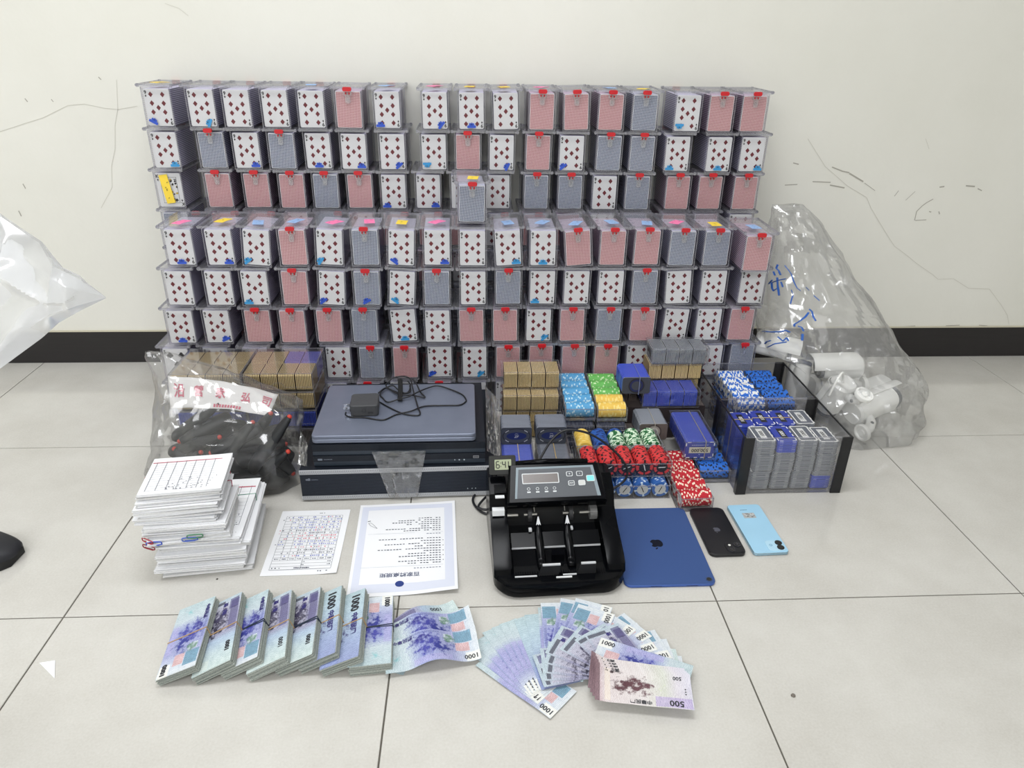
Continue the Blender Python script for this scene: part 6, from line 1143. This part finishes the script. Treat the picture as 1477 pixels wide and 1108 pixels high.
# cracks and scuffs of the wall
CRK = mat('crack_line', (206, 204, 194), .8); SCF = mat('scuff_grey', (172, 169, 160), .8)
def wall_line(name, pts, w_, m):
    q = MB()
    for a, b_ in zip(pts[:-1], pts[1:]):
        a, b_ = Vector((a[0], 0, a[2])), Vector((b_[0], 0, b_[2])); d = (b_-a); n = Vector((-d.z, 0, d.x)).normalized()*w_
        q.add([(p.x, WALL_Y - .0006, p.z) for p in (a-n, b_-n, b_+n, a+n)], [(0, 1, 2, 3)], 0)
    q.build(name, m, wall_back)
for pts in ([(0.9753, 2.17, 0.6913), (1.043, 2.17, 0.6136), (1.1227, 2.17, 0.5577), (1.1904, 2.17, 0.5232), (1.2107, 2.17, 0.492), (1.2746, 2.17, 0.4177), (1.3142, 2.17, 0.3741), (1.3675, 2.17, 0.3409), (1.4004, 2.17, 0.3185), (1.4624, 2.17, 0.2821), (1.4851, 2.17, 0.266), (1.5349, 2.17, 0.2683), (1.5951, 2.17, 0.2357), (1.6653, 2.17, 0.2332), (1.7223, 2.17, 0.1786), (1.7553, 2.17, 0.1424), (1.7704, 2.17, 0.1106)], [(-1.285, 2.17, 0.6901), (-1.225, 2.17, 0.7087), (-1.1616, 2.17, 0.7272), (-1.0877, 2.17, 0.7598), (-1.0431, 2.17, 0.7638), (-0.9942, 2.17, 0.7538), (-0.9582, 2.17, 0.7506), (-0.9048, 2.17, 0.76)], [(-0.9456, 2.17, 0.8258), (-0.9578, 2.17, 0.7524), (-0.9741, 2.17, 0.7111), (-0.9881, 2.17, 0.6469), (-1.0078, 2.17, 0.5999), (-1.0185, 2.17, 0.5423), (-1.0624, 2.17, 0.4833)], [(-0.784, 2.17, 1.0097), (-0.7509, 2.17, 0.9991), (-0.7294, 2.17, 0.9819)], [(1.3273, 2.17, 0.6943), (1.3457, 2.17, 0.6652)]): wall_line('crack', pts, .0007, CRK)
for pts, w_ in (([(1.0644, 2.17, 0.6118), (1.0985, 2.17, 0.6), (1.1204, 2.17, 0.5961)], 0.0022), ([(1.1209, 2.17, 0.5941), (1.1447, 2.17, 0.5822), (1.1688, 2.17, 0.5702)], 0.0028), ([(1.1739, 2.17, 0.5661), (1.2113, 2.17, 0.5439)], 0.001), ([(1.0142, 2.17, 0.5693), (1.0696, 2.17, 0.5676)], 0.0018), ([(1.0692, 2.17, 0.5595), (1.1155, 2.17, 0.5516)], 0.0024), ([(0.9319, 2.17, 0.5587), (0.9694, 2.17, 0.561)], 0.0016), ([(1.3575, 2.17, 0.4544), (1.3567, 2.17, 0.482), (1.3696, 2.17, 0.4989), (1.382, 2.17, 0.5094), (1.3987, 2.17, 0.5199)], 0.0016), ([(1.3597, 2.17, 0.4544), (1.3943, 2.17, 0.4567)], 0.0014), ([(1.4083, 2.17, 0.5552), (1.4228, 2.17, 0.5573)], 0.0026), ([(1.4892, 2.17, 0.5597), (1.5179, 2.17, 0.5578)], 0.0028), ([(1.5285, 2.17, 0.5517), (1.5434, 2.17, 0.5455)], 0.002), ([(1.2754, 2.17, 0.5277), (1.2842, 2.17, 0.5442)], 0.0012), ([(1.3132, 2.17, 0.5154), (1.3363, 2.17, 0.5424)], 0.0009), ([(1.396, 2.17, 0.4822), (1.4032, 2.17, 0.4801)], 0.002), ([(1.4267, 2.17, 0.4823), (1.4312, 2.17, 0.4738)], 0.002), ([(0.9451, 2.17, 0.6228), (0.9625, 2.17, 0.619)], 0.002), ([(-1.1959, 2.17, 0.7762), (-1.191, 2.17, 0.7675)], 0.0018), ([(-1.1275, 2.17, 0.7752), (-1.1238, 2.17, 0.7682)], 0.0014), ([(-1.262, 2.17, 0.5507), (-1.2581, 2.17, 0.5372)], 0.0018), ([(-1.2941, 2.17, 0.4745), (-1.2907, 2.17, 0.4586)], 0.0022), ([(-0.9911, 2.17, 0.8321), (-0.9854, 2.17, 0.8253)], 0.0018), ([(1.3828, 2.17, 0.1028), (1.452, 2.17, 0.1073)], 0.0016), ([(1.5558, 2.17, 0.1068), (1.6024, 2.17, 0.109)], 0.0018), ([(1.6688, 2.17, 0.1087), (1.6981, 2.17, 0.1061)], 0.0016)): wall_line('scuff_mark', pts, w_*.75, SCF)
tag(MB().prism(rrect(.42, .25, .004, 2), 0, .002, M=T(.315, WALL_Y, 1.655, 0, 0, pi/2)).build('wall_notice', mat('notice_white', (244, 244, 244), .6)), 'plain white notice sheet on the wall above the cases', 'notice')
